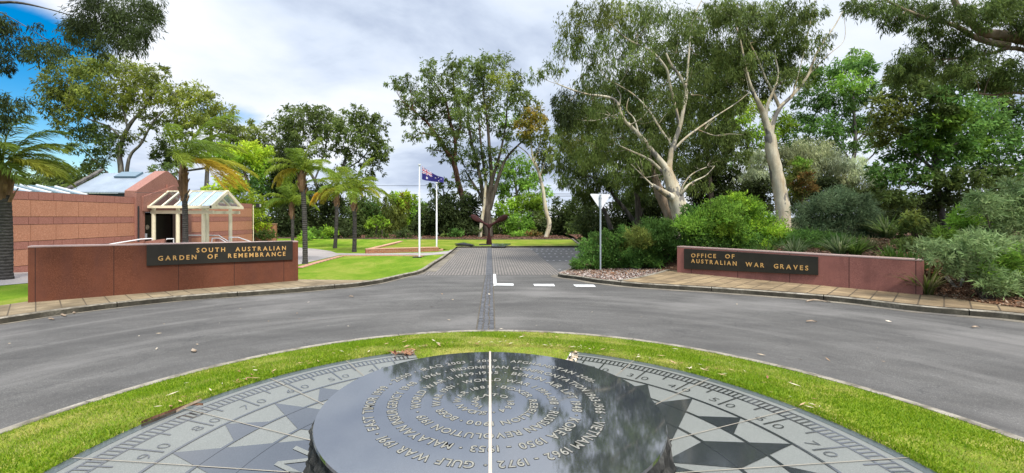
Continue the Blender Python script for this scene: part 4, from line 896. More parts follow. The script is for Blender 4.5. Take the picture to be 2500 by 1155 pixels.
def leaves(c, rad, d, n, sty, cols, tone, pxs=1.):
    L0, wr, droop, cov, spread, per = STY[sty]; L = L0 * pxs * d / F; n = max(int(n), 8); k = max(2, n // per)
    u = rng.normal(0, 1, (k, 3)); u /= np.linalg.norm(u, axis=1)[:, None]; u *= rng.uniform(.05, 1, (k, 1)) ** .45
    lump = 1 + .22 * np.sin(u[:, 0] * 5 + c[0] * 3) * np.sin(u[:, 2] * 6 + c[2] * 5)
    sc_ = u * np.array(rad) * lump[:, None]
    i = rng.integers(0, k, n); off = rng.normal(0, spread, (n, 3)) * np.array(rad).mean()
    if droop > 1: off[:, 2] = off[:, 2] * 1.5 - np.abs(rng.normal(0, spread * 1.2, n)) * np.array(rad).mean()
    p = np.array(c) + sc_[i] + off
    ax = rng.normal(0, 1, (n, 3)); ax[:, 2] -= droop * 1.5; ax += u[i] * .8; ax /= np.linalg.norm(ax, axis=1)[:, None]
    s = np.cross(ax, rng.normal(0, 1, (n, 3))); s /= np.linalg.norm(s, axis=1)[:, None] + 1e-9
    l = L * rng.uniform(.6, 1.3, (n, 1)); wd = l * wr * .5
    V = np.stack([p, p + ax * l * .45 + s * wd, p + ax * l, p + ax * l * .45 - s * wd], 1)
    cc = np.array(cols); st = np.clip(rng.normal(1, .16, (k, 1)), .6, 1.5)[i]; C = cc[rng.integers(0, len(cc), k)][i] * .6 + cc[rng.integers(0, len(cc), n)] * .4
    return V, C * st * rng.uniform(.75, 1.25, (n, 1)) * tone * 1.8
PLANTS = 0
def plant(name, label, cat, d, limbs, clumps, sty='gum', col='gum', bark='brown_bark', thick=1.2, group=None, cov=1., pxs=1., twigs=2, air=(), base=None, sat=True, gfn=None):
    "limbs: [(px,py,r_px[,dz])...]; clumps: (px,py,rx,ry[,colour[,dz]]); traced outlines get a depth d (m) and real volume round it"
    global PLANTS; PLANTS += 1
    s = d / F; rr = random.Random(PLANTS * 13 + 1)
    def p3(q, i=3): 
        dz = q[i] if len(q) > i and not isinstance(q[i], str) else 0
        return P(q[0], q[1], d + dz)
    bx = base or (limbs[0][0][:2] if limbs else (sum(c[0] for c in clumps) / len(clumps), 0))
    gx = (bx[0] - CX) * s; gz = float((gfn or (GM if gx > 2.5 else GV))(gx, d))
    root = empty(name, (gx, d, gz), label, cat, group)
    mb = MB(); nodes = []
    for li, lb in enumerate(limbs):
        pts = [p3(q) for q in lb]; rad = [q[2] * s for q in lb]
        if li == 0 and pts[0].z > gz: pts = [Vector((pts[0].x - (pts[1].x - pts[0].x) * .3, d, gz - .2))] + pts; rad = [rad[0] * 1.25] + rad
        cp = catmull(pts, 5); cr = []
        for i in range(len(pts) - 1): cr += [rad[i] + (rad[i + 1] - rad[i]) * k / 5 for k in range(5)]
        cr.append(rad[-1])
        if cr[0] > 5 * s: cr = [r * (1 + rr.uniform(-.025, .025)) for r in cr]
        for i in range(1, len(cp)):   # slight kinks
            cp[i] = cp[i] + Vector((rr.uniform(-1, 1), rr.uniform(-2, 2), rr.uniform(-1, 1))) * cr[i] * .05
        mb.tube(cp, cr, 10 if max(rad) > 4 * s else 6, 0, True); nodes += [(cp[i], cr[i]) for i in range(2, len(cp))]
    Vs, Cs = [], []
    if not limbs:
        nodes = [(Vector((gx, d, gz)), .03)]
    base_nodes = list(nodes)
    for c in clumps:
        px, py, rx, ry = c[:4]; cl = next((q for q in c[4:] if isinstance(q, str)), col); ex = [q for q in c[4:] if not isinstance(q, str)]
        dz = ex[0] if ex else rr.uniform(-1, 1) * thick; airy = ex[1] if len(ex) > 1 else 1
        ctr = P(px, py, d + dz); rad = (rx * s, (rx + ry) / 2 * s, ry * s)
        L0, wr, droop, cv, sp, per = STY[sty]; area = .5 * (L0 * pxs) ** 2 * wr * .62
        tone = rr.uniform(.66, 1.34)
        n = cv * cov * airy * math.pi * rx * ry / area; V, C = leaves(ctr, rad, d, n, sty, COL[cl], tone, pxs); Vs.append(V); Cs.append(C)
        if sat:
            for _ in range(4):
                a = rr.uniform(0, 2 * math.pi); f_ = rr.uniform(.28, .5); q = P(px + math.cos(a) * rx * .95, py + math.sin(a) * ry * .95, d + dz + rr.uniform(-1, 1) * rx * s)
                V, C = leaves(q, [v * f_ for v in rad], d, n * f_ * f_ * .8, sty, COL[cl], tone * rr.uniform(.85, 1.15), pxs); Vs.append(V); Cs.append(C)
        if twigs:   # carry every clump on a branch
            j = min(range(len(base_nodes)), key=lambda i: (base_nodes[i][0] - ctr).length + max(0, (base_nodes[i][0].z - ctr.z)) * 1.5)
            a, ra = base_nodes[j]; r0 = min(ra * .7, 2.2 * s); mid = (a + ctr) / 2 + Vector((rr.uniform(-.1, .1), rr.uniform(-.1, .1), -.08 if limbs else .05)) * (ctr - a).length
            cp = catmull([a, mid, ctr], 4); mb.tube(cp, [r0 * (1 - .75 * i / 8) for i in range(9)], 5, 0, False)
            for _ in range(twigs):
                e = ctr + Vector((rr.uniform(-1, 1) * rad[0], rr.uniform(-1, 1) * rad[1], rr.uniform(-.6, 1) * rad[2])) * .9
                mb.tube(catmull([mid, (mid + e) / 2 + Vector((0, 0, .1)) * rad[2], e], 3), [r0 * .45 * (1 - .7 * i / 6) for i in range(7)], 4, 0, False)
    if mb.v: mb.build('trunk' if limbs else 'stems', M[bark], root)
    if Vs: quads_obj('crown' if limbs else 'foliage', np.concatenate(Vs), np.concatenate(Cs), M['leaf'], root)
    return root
def trees():
    T = 'tree'
    plant('gum_tree', 'near gum with dark hanging leaves reaching in at the top left corner', T, 9, [[(-420, 690, 12.0), (-390, 300, 10.0), (-260, -60, 7.0)], [(-260, -60, 5.0), (-60, 0, 4.0), (40, 6, 3.0), (110, 20, 1.5), (200, 45, 1.0), (260, 62, 0.5)], [(-60, 0, 2.0), (20, 40, 1.1), (80, 75, 0.75), (120, 100, 0.5)], [(-390, 300, 4.0), (-200, 200, 2.5), (-40, 230, 1.0), (20, 250, 0.75)]],
          [(250, 35, 70, 40), (330, 28, 52, 42), (290, 85, 55, 35), (370, 15, 26, 28), (205, 70, 45, 34), (235, 118, 28, 18, 0., .6), (110, 125, 42, 18), (60, 112, 34, 24, 0., .7), (150, 108, 40, 14, 0., .6), (8, 150, 24, 24), (20, 62, 26, 14, 0., .5), (90, 66, 18, 12, 0., .4), (-30, 80, 40, 50), (15, 262, 38, 28), (55, 246, 16, 10, 0., .6), (0, 300, 20, 20), (-90, 40, 60, 40), (-160, -60, 70, 50), (-240, -120, 80, 60), (-340, -130, 80, 60), (-430, -60, 70, 60), (-330, 30, 60, 50), (-220, 60, 60, 50), (-120, 190, 50, 40)], 'near', 'deep', 'grey_bark', .5, 'overhanging gums', 1.2, .72)
    plant('gum_tree', 'big spreading gum behind the gabled roof of the building', T, 46, [[(296, 430, 6.12), (292, 380, 5.44), (300, 340, 4.76), (320, 300, 4.08), (350, 265, 2.72), (382, 215, 2.04)], [(300, 345, 3.4), (270, 312, 2.38), (215, 290, 1.7), (160, 262, 1.02)], [(312, 320, 2.72), (300, 270, 2.04), (270, 222, 1.36)], [(308, 430, 4.42), (318, 380, 3.4), (345, 350, 2.72), (372, 300, 2.04), (400, 270, 1.36)], [(270, 430, 2.72), (235, 395, 1.7), (200, 365, 1.02)]],
          [(130, 220, 40, 38), (165, 168, 40, 24), (210, 160, 40, 24), (260, 155, 35, 20), (305, 165, 35, 22), (180, 215, 45, 34), (235, 210, 45, 34), (290, 210, 45, 34, 'yellow'), (340, 190, 40, 28, 'yellow'), (378, 182, 32, 22), (120, 262, 28, 22, 0, .6), (165, 275, 38, 22), (215, 258, 45, 28, 'yellow'), (270, 268, 45, 28), (330, 250, 40, 26, 'yellow'), (382, 232, 32, 32, 'yellow'), (140, 302, 24, 12, 0, .6), (195, 322, 38, 20, 'dkgum'), (242, 332, 32, 26, 'dkgum'), (282, 350, 32, 26, 'dkgum'), (190, 362, 24, 15, 'dkgum'), (238, 380, 24, 22, 'dkgum'), (330, 330, 28, 15, 0, .6), (360, 287, 28, 20), (230, 410, 30, 18, 'dkgum'), (400, 420, 30, 20, 'dkgum')], 'gum', 'olive', 'grey_bark', 1.6, 'tall gums on the left', .85, .9)
    plant('gum_tree', 'yellow-tinged gum right of the big spreading gum', T, 50, [[(505, 430, 4.5), (512, 350, 3.75), (516, 310, 2.25), (500, 270, 1.5)], [(508, 400, 3.0), (460, 350, 2.25), (430, 300, 1.5)], [(512, 350, 2.25), (545, 310, 1.5), (560, 290, 1.12)], [(505, 410, 3.0), (440, 420, 2.25), (400, 430, 1.5)]],
          [(430, 228, 38, 26, 'yellow'), (475, 225, 34, 24, 'yellow'), (512, 255, 34, 28, 'yellow'), (450, 275, 45, 28, 'yellow'), (500, 298, 38, 26), (545, 288, 34, 28, 'yellow'), (572, 318, 28, 28), (420, 312, 34, 24), (460, 340, 28, 15, 0, .6), (540, 345, 34, 15, 0, .7), (415, 352, 38, 28, 'gum'), (450, 382, 34, 22, 'gum'), (400, 390, 28, 24, 'dkgum'), (580, 350, 18, 18, 0, .7)], 'gum', 'olive', 'grey_bark', 1.5, 'tall gums on the left', .9)
    for i, (cl, lb) in enumerate((([(40, 442, 34, 14, 'yellow'), (95, 448, 40, 14), (70, 430, 20, 10), (-20, 445, 40, 20)], 'low yellowish tree behind the glazed roof strip, next to the left palm'), ([(120, 412, 32, 20), (150, 440, 42, 18), (200, 425, 34, 22), (105, 405, 18, 14), (235, 440, 34, 18), (180, 450, 50, 14)], 'dark low tree behind the glazed roof strip, left of the gable roof'))):
        plant('tree', lb, T, 44 + 2 * i, [[(cl[0][0], 520, 4), (cl[0][0] + 5, 450, 3)]], cl, 'gum', 'gum', 'grey_bark', 1, None, 1.)
    plant('gum_tree', 'far olive gum between the yellow gum and the bright green tree', T, 62, [[(640, 480, 4), (635, 400, 3), (625, 350, 2)]], [(620, 328, 34, 24), (652, 350, 30, 24), (600, 345, 20, 18), (640, 385, 40, 25), (610, 375, 30, 20)], 'gum', 'olive', 'grey_bark', 1.5, None, 1.)
    plant('tree', 'bright green rounded tree behind the canopy and second palm', T, 44, [[(622, 560, 6), (615, 480, 5), (603, 440, 4), (590, 400, 2)], [(612, 470, 3), (640, 430, 2), (650, 400, 1.5)], [(608, 455, 3), (565, 420, 2)]], [(545, 365, 34, 17), (590, 368, 40, 20, 'lime'), (635, 378, 30, 26, 'lime'), (560, 398, 40, 20), (612, 415, 40, 24), (650, 420, 24, 28), (528, 385, 24, 18), (580, 446, 30, 16, 'green'), (628, 455, 30, 18, 'green'), (655, 460, 20, 20, 'green')], 'tuft', 'bright', 'brown_bark', 1.2, None, 1.)
    plant('tree', 'lime green low tree right above the canopy gable', T, 37, [[(618, 590, 5), (610, 540, 4), (590, 500, 3)]], [(556, 450, 34, 22), (592, 478, 38, 22), (545, 490, 34, 20), (612, 508, 34, 18), (520, 468, 24, 16), (632, 540, 26, 20), (640, 505, 20, 18), (580, 515, 30, 18), (615, 560, 18, 18, 'green')], 'tuft', 'lime', 'brown_bark', 1., None, .9)
    plant('gum_tree', 'broad gum with airy crown behind the three right palms', T, 50, [[(800, 590, 5.25), (785, 500, 4.5), (768, 440, 3.75), (740, 400, 3.0), (715, 350, 1.5)], [(785, 480, 3.0), (830, 420, 2.62), (850, 360, 1.88)], [(832, 425, 1.88), (845, 390, 1.5), (838, 350, 1.12)], [(768, 440, 2.25), (790, 380, 1.88), (800, 330, 1.5)], [(835, 420, 2.25), (880, 390, 1.5), (905, 360, 1.12)]],
          [(690, 310, 38, 26), (720, 290, 34, 26), (755, 275, 34, 22), (792, 290, 38, 26), (842, 290, 34, 23), (880, 284, 28, 20), (912, 310, 24, 26), (700, 342, 34, 22), (750, 322, 40, 26), (800, 326, 40, 26), (852, 322, 40, 26), (892, 335, 28, 28), (922, 360, 24, 28), (870, 372, 34, 20, 0, .7), (912, 400, 26, 26, 0, .75), (892, 432, 22, 16, 0, .7), (820, 366, 34, 15, 0, .7), (770, 362, 34, 16, 0, .7), (840, 405, 22, 12, 0, .5), (932, 375, 16, 22, 0, .7), (935, 335, 12, 16, 0, .6)], 'gum', 'gum', 'grey_bark', 1.6, None, .9)
    for i, (cl, lb) in enumerate((([(700, 372, 28, 22), (715, 400, 34, 28), (695, 440, 38, 34), (682, 490, 38, 34), (722, 500, 40, 38), (700, 545, 45, 38), (665, 560, 35, 28)], 'dark conifer behind the tallest middle palm'), ([(745, 520, 40, 42), (775, 550, 40, 36), (770, 480, 30, 26, 0, .7), (740, 568, 40, 22)], 'dark dense tree between the tallest middle palm and the next palm right'), ([(820, 540, 40, 42), (805, 490, 26, 28, 0, .7), (835, 570, 40, 20)], 'dark dense tree directly behind the short orange-fronded palm'), ([(885, 535, 34, 42), (900, 560, 34, 26), (868, 500, 28, 28), (905, 515, 20, 26, 'green')], 'dark green rounded tree right behind the rightmost palm'))):
        plant('tree', lb, T, 45 + i, [[(cl[0][0], 585, 5), (cl[0][0] - 3, 520, 4), (cl[0][0], 470, 2)]], cl, 'dense', 'deep' if i != 3 else 'dkgum', 'brown_bark', 1.2, 'dark trees behind the palms', 1.)
    plant('tree', 'soft olive weeping tree left of the flagpoles', T, 50, [[(935, 585, 4), (930, 540, 3), (940, 500, 2)]], [(925, 520, 34, 30), (950, 500, 26, 22), (905, 540, 24, 26), (960, 545, 28, 30), (930, 560, 34, 20)], 'weep', 'olive', 'brown_bark', 1., None, 1.1, .8)
    plant('tree', 'yellow-green tree with orange tips left of the front flagpole', T, 52, [[(1000, 585, 4), (995, 540, 3), (1000, 500, 2)]], [(990, 482, 26, 12, 'lime'), (985, 502, 30, 22, 'orange'), (1010, 505, 26, 22, 'bright'), (975, 530, 26, 26, 'yellow'), (1008, 540, 28, 32, 'bright'), (965, 490, 20, 16, 'bright'), (1030, 520, 18, 24, 'fresh')], 'tuft', 'bright', 'brown_bark', 1., None, 1.)
    plant('shrub', 'small bright bushy tree on the bed right of the rightmost palm', 'shrub', 43, [[(917, 583, 2), (919, 560, 1.6), (925, 545, 1)], [(935, 583, 1.6), (932, 560, 1.2)]], [(905, 542, 16, 8), (925, 535, 18, 8), (940, 545, 14, 8), (915, 553, 18, 6)], 'tuft', 'bright', 'brown_bark', .4)
    plant('tree', 'almost black dense hedge-like tree behind the rear flagpole', T, 45, [[(1100, 585, 6), (1100, 530, 4), (1105, 500, 2)]], [(1050, 535, 34, 36), (1090, 525, 38, 36), (1130, 522, 42, 38), (1165, 545, 28, 32), (1082, 500, 30, 18), (1145, 498, 30, 18), (1060, 565, 40, 16), (1120, 562, 50, 16), (1030, 560, 24, 22)], 'dense', 'deep', 'brown_bark', 1.2, None, 1.)
    plant('tree', 'thin airy sapling above the dark hedge, beside the flag', T, 52, [[(1085, 560, 2.5), (1085, 500, 2), (1082, 460, 1.2)], [(1084, 490, 1.2), (1062, 455, .8)], [(1085, 480, 1.2), (1108, 445, .8)]], [(1060, 455, 16, 12, 0, .6), (1085, 450, 18, 14, 0, .6), (1108, 440, 12, 16, 0, .6), (1070, 480, 22, 10, 0, .6), (1105, 478, 18, 14, 0, .6)], 'gum', 'gum', 'grey_bark', .6)
    plant('gum_tree', 'leaning tall gum with reddish limbs left of the propeller', T, 50, [[(1133, 500, 6.8), (1120, 450, 6.8), (1108, 400, 5.95), (1090, 368, 5.1), (1065, 330, 4.25), (1040, 296, 2.89), (1008, 268, 1.7)], [(1108, 400, 4.67), (1112, 350, 4.25), (1100, 300, 3.4), (1090, 255, 2.55), (1070, 215, 1.7)], [(1110, 350, 3.4), (1125, 300, 2.55), (1110, 220, 1.7), (1105, 180, 1.27)], [(1065, 330, 2.55), (1030, 325, 1.7)]],
          [(965, 207, 20, 18, 0, .8), (1000, 207, 28, 24), (1048, 168, 22, 22), (1060, 198, 28, 24), (1012, 240, 34, 24), (1050, 236, 38, 28), (978, 262, 20, 16, 0, .7), (1002, 288, 30, 16, 0, .8), (1060, 280, 38, 28), (1100, 200, 24, 24), (1105, 152, 24, 20), (1112, 177, 24, 20), (1020, 325, 34, 14, 0, .8), (1072, 325, 28, 20), (1096, 340, 28, 26), (1122, 300, 24, 28), (1092, 250, 28, 28), (1122, 250, 24, 28), (1000, 338, 18, 9, 0, .7), (1100, 385, 22, 20, 0, .6), (1060, 365, 18, 12, 0, .5)], 'gum', 'gum', 'red_bark', 1.6, 'tall gums behind the propeller', .72, .85)
    plant('gum_tree', 'tall many-stemmed gum rising right behind the propeller', T, 43, [[(1193, 592, 13.26), (1190, 545, 10.92), (1188, 508, 9.36), (1190, 490, 7.02), (1200, 440, 5.46), (1196, 380, 4.29), (1190, 300, 3.12), (1180, 220, 1.56), (1185, 170, 0.94)], [(1186, 515, 7.02), (1175, 450, 4.68), (1165, 400, 3.9), (1150, 340, 3.12), (1142, 270, 1.95), (1150, 200, 1.17)], [(1194, 512, 7.02), (1215, 440, 4.68), (1235, 388, 3.12), (1270, 350, 1.95), (1298, 328, 1.17)], [(1186, 505, 3.9), (1168, 468, 3.12), (1150, 440, 2.34), (1135, 415, 1.56)], [(1192, 490, 3.9), (1180, 400, 3.12), (1172, 330, 2.34), (1166, 250, 1.56)], [(1202, 440, 3.9), (1222, 370, 2.73), (1235, 300, 1.95), (1240, 220, 1.17)]],
          [(1160, 158, 34, 20), (1200, 146, 34, 18), (1226, 150, 26, 18), (1146, 192, 34, 24), (1186, 190, 38, 26), (1230, 190, 34, 26, 'yellow'), (1260, 192, 22, 18), (1150, 235, 34, 26), (1195, 235, 34, 26, 'yellow'), (1245, 235, 34, 26), (1276, 230, 20, 22), (1146, 280, 34, 26), (1190, 285, 30, 26), (1240, 285, 34, 22, 'bright'), (1270, 270, 22, 20), (1150, 330, 28, 22), (1215, 322, 28, 20), (1252, 330, 28, 14, 0, .7), (1140, 378, 34, 24, 'dkgum'), (1178, 372, 28, 20, 'dkgum'), (1230, 368, 28, 15, 0, .7), (1158, 418, 28, 18, 'dkgum', 0, .7), (1206, 400, 22, 16, 0, .6), (1282, 342, 18, 12, 0, .7), (1130, 440, 18, 12, 0, .5), (1150, 460, 16, 16, 0, .5)], 'gum', 'gum', 'brown_bark', 1.6, 'tall gums behind the propeller', .70, .85)
    plant('gum_tree', 'slender pale trunk half hidden left of the many-stemmed gum', T, 42, [[(1172, 577, 4.6), (1176, 540, 4.2), (1182, 500, 3.4), (1186, 440, 2.4)]], [(1190, 420, 14, 14, 0, .5), (1180, 440, 12, 10, 0, .5)], 'gum', 'gum', 'white_bark', .5)
    plant('gum_tree', 'thin white-stemmed gum with orange-tinged crown right of the propeller', T, 41.5, [[(1334, 577, 5.6), (1341, 545, 5.6), (1332, 510, 4.8), (1325, 460, 4.2), (1312, 412, 3.2), (1300, 380, 2.5), (1295, 330, 1.5)], [(1313, 415, 2), (1288, 375, 1.4), (1262, 355, 1)], [(1318, 430, 2), (1335, 380, 1.5), (1345, 340, 1)], [(1305, 390, 1.6), (1320, 340, 1.2), (1312, 300, .8)]],
          [(1300, 275, 26, 22, 'orange'), (1277, 295, 22, 17, 'orange'), (1310, 303, 28, 22, 'orange'), (1287, 320, 22, 15, 'orange'), (1302, 340, 26, 16), (1322, 370, 22, 22), (1326, 402, 22, 15), (1346, 332, 22, 22), (1300, 250, 16, 12, 0, .7), (1345, 375, 18, 16)], 'gum', 'olive', 'white_bark', .8, None, .9)
    plant('gum_tree', 'distant pale green gum low between the many-stemmed gum and the thin white gum', T, 64, [[(1262, 540, 4), (1262, 480, 3), (1255, 430, 2)], [(1262, 470, 2), (1290, 430, 1.5)]], [(1230, 408, 30, 22), (1270, 400, 38, 20), (1300, 428, 30, 22), (1252, 438, 38, 18), (1216, 450, 26, 20), (1330, 470, 18, 17), (1290, 460, 28, 17), (1235, 475, 26, 17)], 'gum', 'fresh', 'grey_bark', 1.2, None, .85)
    for cl, lb, col, d in (([(1250, 512, 32, 22), (1285, 498, 34, 20), (1312, 510, 24, 22)], 'light green feathery shrub left of the thin white gum', 'bright', 49), ([(1300, 540, 24, 20), (1318, 560, 20, 14)], 'dull green shrub at the foot of the thin white gum', 'gum', 46), ([(1272, 545, 30, 20), (1250, 558, 24, 14), (1290, 556, 20, 12)], 'fresh green leafy shrub on the bed right of the propeller', 'fresh', 45), ([(1228, 550, 24, 22), (1216, 570, 18, 9)], 'dark olive shrub just right of the propeller hub', 'dkgum', 46),
                          ([(1282, 570, 20, 6), (1262, 571, 12, 5)], 'low clipped mound shrub at the back edge of the far lawn', 'fresh', 42.5), ([(1112, 567, 17, 8)], 'round clipped bush behind the rear flagpole', 'green', 42.5), ([(1090, 573, 11, 6)], 'small flat bush left of the round clipped bush', 'gum', 42.3), ([(1300, 571, 11, 6), (1312, 573, 9, 4)], 'small brownish low shrub right of the low clipped mound', 'brown', 42.5), ([(1365, 520, 34, 32), (1345, 555, 28, 20), (1380, 550, 30, 22)], 'dark round shrub right of the thin white gum', 'deep', 45), ([(1405, 525, 30, 34), (1420, 555, 30, 20)], 'dark tall shrub left of the give way sign', 'dkgum', 43)):
        plant('shrub', lb, 'shrub', d, [], cl, 'dense', col, 'brown_bark', .5, 'shrubs on the far mulch bed')
    # left of the entry road
    for cl, lb, col, d in (([(625, 575, 12, 8), (645, 574, 14, 9), (664, 574, 10, 8)], 'clipped dark green hedge in front of the orange brick wall', 'dkgum', 34.5), ([(745, 578, 16, 10, 'fresh'), (732, 584, 9, 7, 'lime')], 'small bright shrub at the foot of the tallest middle palm', 'fresh', 38), ([(772, 572, 26, 13), (800, 566, 18, 12, 'bright'), (790, 582, 22, 6)], 'glossy green shrub with yellow-green tips between two palms', 'fresh', 41), ([(845, 572, 30, 12), (830, 582, 20, 6)], 'low dark shrub left of the rightmost palm trunk', 'deep', 41.5), ([(915, 579, 18, 7)], 'low rounded dark bush on the bed right of the rightmost palm', 'dkgum', 41.5), ([(948, 580, 20, 6)], 'second low rounded dark bush toward the flagpoles', 'dkgum', 41.3), ([(985, 572, 24, 10), (1010, 578, 18, 6)], 'wide dark low shrub just left of the front flagpole', 'deep', 42)):
        plant('shrub', lb, 'shrub', d, [], cl, 'dense', col, 'brown_bark', .4, 'shrubs on the far mulch bed')
    # right side, back to front
    plant('gum_tree', 'gum with dark crooked lower limbs behind the give way sign', T, 30, [[(1551, 552, 6), (1532, 519, 5), (1512, 495, 4.5), (1496, 475, 4), (1478, 445, 3), (1440, 430, 2)], [(1492, 560, 6), (1478, 520, 5), (1463, 495, 4), (1455, 460, 3)], [(1555, 545, 5), (1571, 500, 3), (1565, 470, 2)], [(1540, 416, 4), (1510, 405, 4), (1480, 394, 3.5), (1465, 374, 2.5), (1449, 358, 1.5)]],
          [(1400, 400, 34, 26), (1385, 432, 28, 20), (1430, 440, 38, 26), (1470, 430, 38, 28), (1440, 478, 28, 20), (1510, 440, 34, 24, 'dkgum'), (1420, 470, 28, 16), (1372, 402, 22, 16, 0, .7), (1520, 480, 30, 24, 'dkgum'), (1570, 470, 30, 24, 'dkgum'), (1350, 375, 20, 14, 0, .6), (1400, 362, 28, 20), (1450, 385, 30, 22)], 'weep', 'gum', 'grey_bark', 1.2, None, .95, .85)
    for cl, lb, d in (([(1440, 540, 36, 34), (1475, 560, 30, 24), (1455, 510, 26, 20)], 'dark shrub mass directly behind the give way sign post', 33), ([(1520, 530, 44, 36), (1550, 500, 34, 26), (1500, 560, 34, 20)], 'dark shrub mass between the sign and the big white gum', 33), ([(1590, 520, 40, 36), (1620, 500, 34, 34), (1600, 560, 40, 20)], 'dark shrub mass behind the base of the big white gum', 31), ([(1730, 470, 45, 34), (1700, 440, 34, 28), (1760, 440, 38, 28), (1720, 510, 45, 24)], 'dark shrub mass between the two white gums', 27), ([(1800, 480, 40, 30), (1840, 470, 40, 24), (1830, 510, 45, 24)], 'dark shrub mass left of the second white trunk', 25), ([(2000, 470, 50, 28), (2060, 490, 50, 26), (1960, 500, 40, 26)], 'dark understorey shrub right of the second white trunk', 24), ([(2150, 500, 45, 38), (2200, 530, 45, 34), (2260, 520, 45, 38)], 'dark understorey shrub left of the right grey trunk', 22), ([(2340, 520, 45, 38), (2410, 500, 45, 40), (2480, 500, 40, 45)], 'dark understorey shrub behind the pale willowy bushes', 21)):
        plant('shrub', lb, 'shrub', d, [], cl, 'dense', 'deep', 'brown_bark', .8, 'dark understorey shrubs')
    plant('gum_tree', 'big white-trunked gum with sweeping pale limbs above the bright bush', T, 19, [[(1668, 545, 22.5), (1650, 485, 19.8), (1637, 440, 14.04), (1628, 412, 10.92)], [(1628, 412, 8.58), (1595, 372, 5.97), (1563, 332, 5.3), (1522, 290, 4.31), (1511, 260, 3.65), (1491, 239, 3.31), (1423, 228, 2.32), (1361, 205, 1.19)], [(1632, 420, 8.58), (1636, 390, 6.3), (1641, 363, 5.97), (1659, 311, 4.97), (1670, 260, 4.31), (1675, 218, 3.98), (1657, 182, 3.31), (1640, 160, 2.65), (1626, 130, 1.99)], [(1659, 305, 3.98), (1649, 260, 3.65), (1636, 208, 3.31), (1626, 166, 2.98), (1589, 125, 2.65), (1537, 99, 1.99), (1511, 78, 1.33), (1490, 60, 0.8)], [(1645, 365, 3.31), (1668, 342, 2.98), (1693, 322, 2.65), (1745, 286, 1.85), (1800, 250, 0.99), (1830, 225, 0.66)], [(1662, 475, 3.31, -.3), (1672, 462, 3.31, -.4), (1680, 452, 2.65, -.4), (1700, 440, 1.99, -.4), (1724, 428, 1.19, -.4), (1745, 405, 0.66, -.4)], [(1662, 472, 2.65, -.3), (1668, 452, 1.99, -.4), (1690, 425, 1.46, -.5), (1725, 408, 0.8, -.5)], [(1640, 482, 9.36, -.3), (1612, 464, 5.97, -.6), (1592, 452, 4.64, -.8)], [(1636, 440, 5.97, .3), (1610, 412, 3.98, .4), (1584, 389, 3.31, .5), (1532, 365, 1.99, .6), (1500, 350, 0.99, .6)], [(1641, 358, 3.98, .3), (1610, 311, 3.31, .5), (1584, 270, 2.65, .6), (1543, 228, 1.99, .7), (1480, 192, 1.19, .8)], [(1675, 218, 2.98), (1682, 130, 2.32), (1690, 52, 1.66), (1716, -5, 0.99)], [(1511, 262, 1.99), (1515, 235, 1.59), (1505, 215, 0.99)], [(1560, 330, 2.32, .2), (1548, 290, 1.73, .3), (1530, 268, 1.33, .3), (1535, 240, 0.8, .3)]],
          [(1400, 60, 42, 36, 'olive', 0, .75), (1450, 28, 48, 32, 'olive', 0, .8), (1390, 112, 36, 30, 0, .7), (1342, 165, 32, 20, 0, .65), (1308, 182, 22, 16, 0, .6), (1440, 120, 38, 30, 0, .8), (1520, 28, 48, 36, 'olive'), (1590, 18, 48, 26), (1502, 100, 48, 34, 'gum', 1.0), (1560, 70, 40, 34, 1.2), (1650, 48, 42, 44, 'gum', 1.2), (1732, 60, 46, 48, 1.), (1782, 28, 46, 34, 1.), (1702, 140, 46, 44, 1.4), (1618, 130, 40, 40, 1.4), (1560, 160, 50, 38, 1.4), (1480, 180, 50, 34, 'gum', 1.2), (1752, 160, 50, 44, 'gum', 1.2), (1800, 110, 40, 40, 1.2), (1530, 222, 54, 36, 'gum', 1.5), (1600, 212, 40, 36, 1.5), (1440, 246, 48, 36, 1.2), (1402, 290, 40, 38, 1.), (1384, 250, 34, 44, 'deep', .6, 1.2), (1470, 300, 54, 40, 'gum', 1.3), (1545, 300, 40, 36, 1.5), (1606, 300, 40, 38, 1.5), (1702, 232, 48, 44, 1.4), (1772, 242, 48, 40, 1.2), (1722, 320, 44, 38, 'gum', 1.4), (1652, 250, 28, 36, 1.6), (1562, 372, 44, 32, 'gum', 1.5), (1492, 370, 48, 36, 1.2), (1432, 362, 40, 36, .8), (1392, 338, 28, 28, 'olive', .8, .8), (1600, 402, 34, 28, 1.5), (1692, 400, 40, 32, 1.5), (1742, 382, 38, 32, 1.4), (1530, 430, 44, 26, 1.2), (1640, 340, 30, 30, 1.7), (1780, 330, 34, 34, 1.2), (1690, 450, 40, 20, 1.2, .7), (1575, 440, 30, 20, 1.4), (1595, 250, 36, 34, -1.1, .35), (1480, 270, 40, 28, -1.1, .35), (1540, 400, 44, 22, -.9, .35), (1700, 180, 36, 28, -1., .35), (1640, 230, 40, 26, -1.1, .5), (1560, 130, 44, 26, -1.1, .5), (1500, 330, 40, 22, -1., .45), (1600, 330, 34, 22, -1., .4), (1440, 200, 36, 24, -1., .5), (1690, 60, 40, 28, -1., .5)], 'weep', 'gum', 'white_bark', 1., 'white gums on the right', .78, .85)
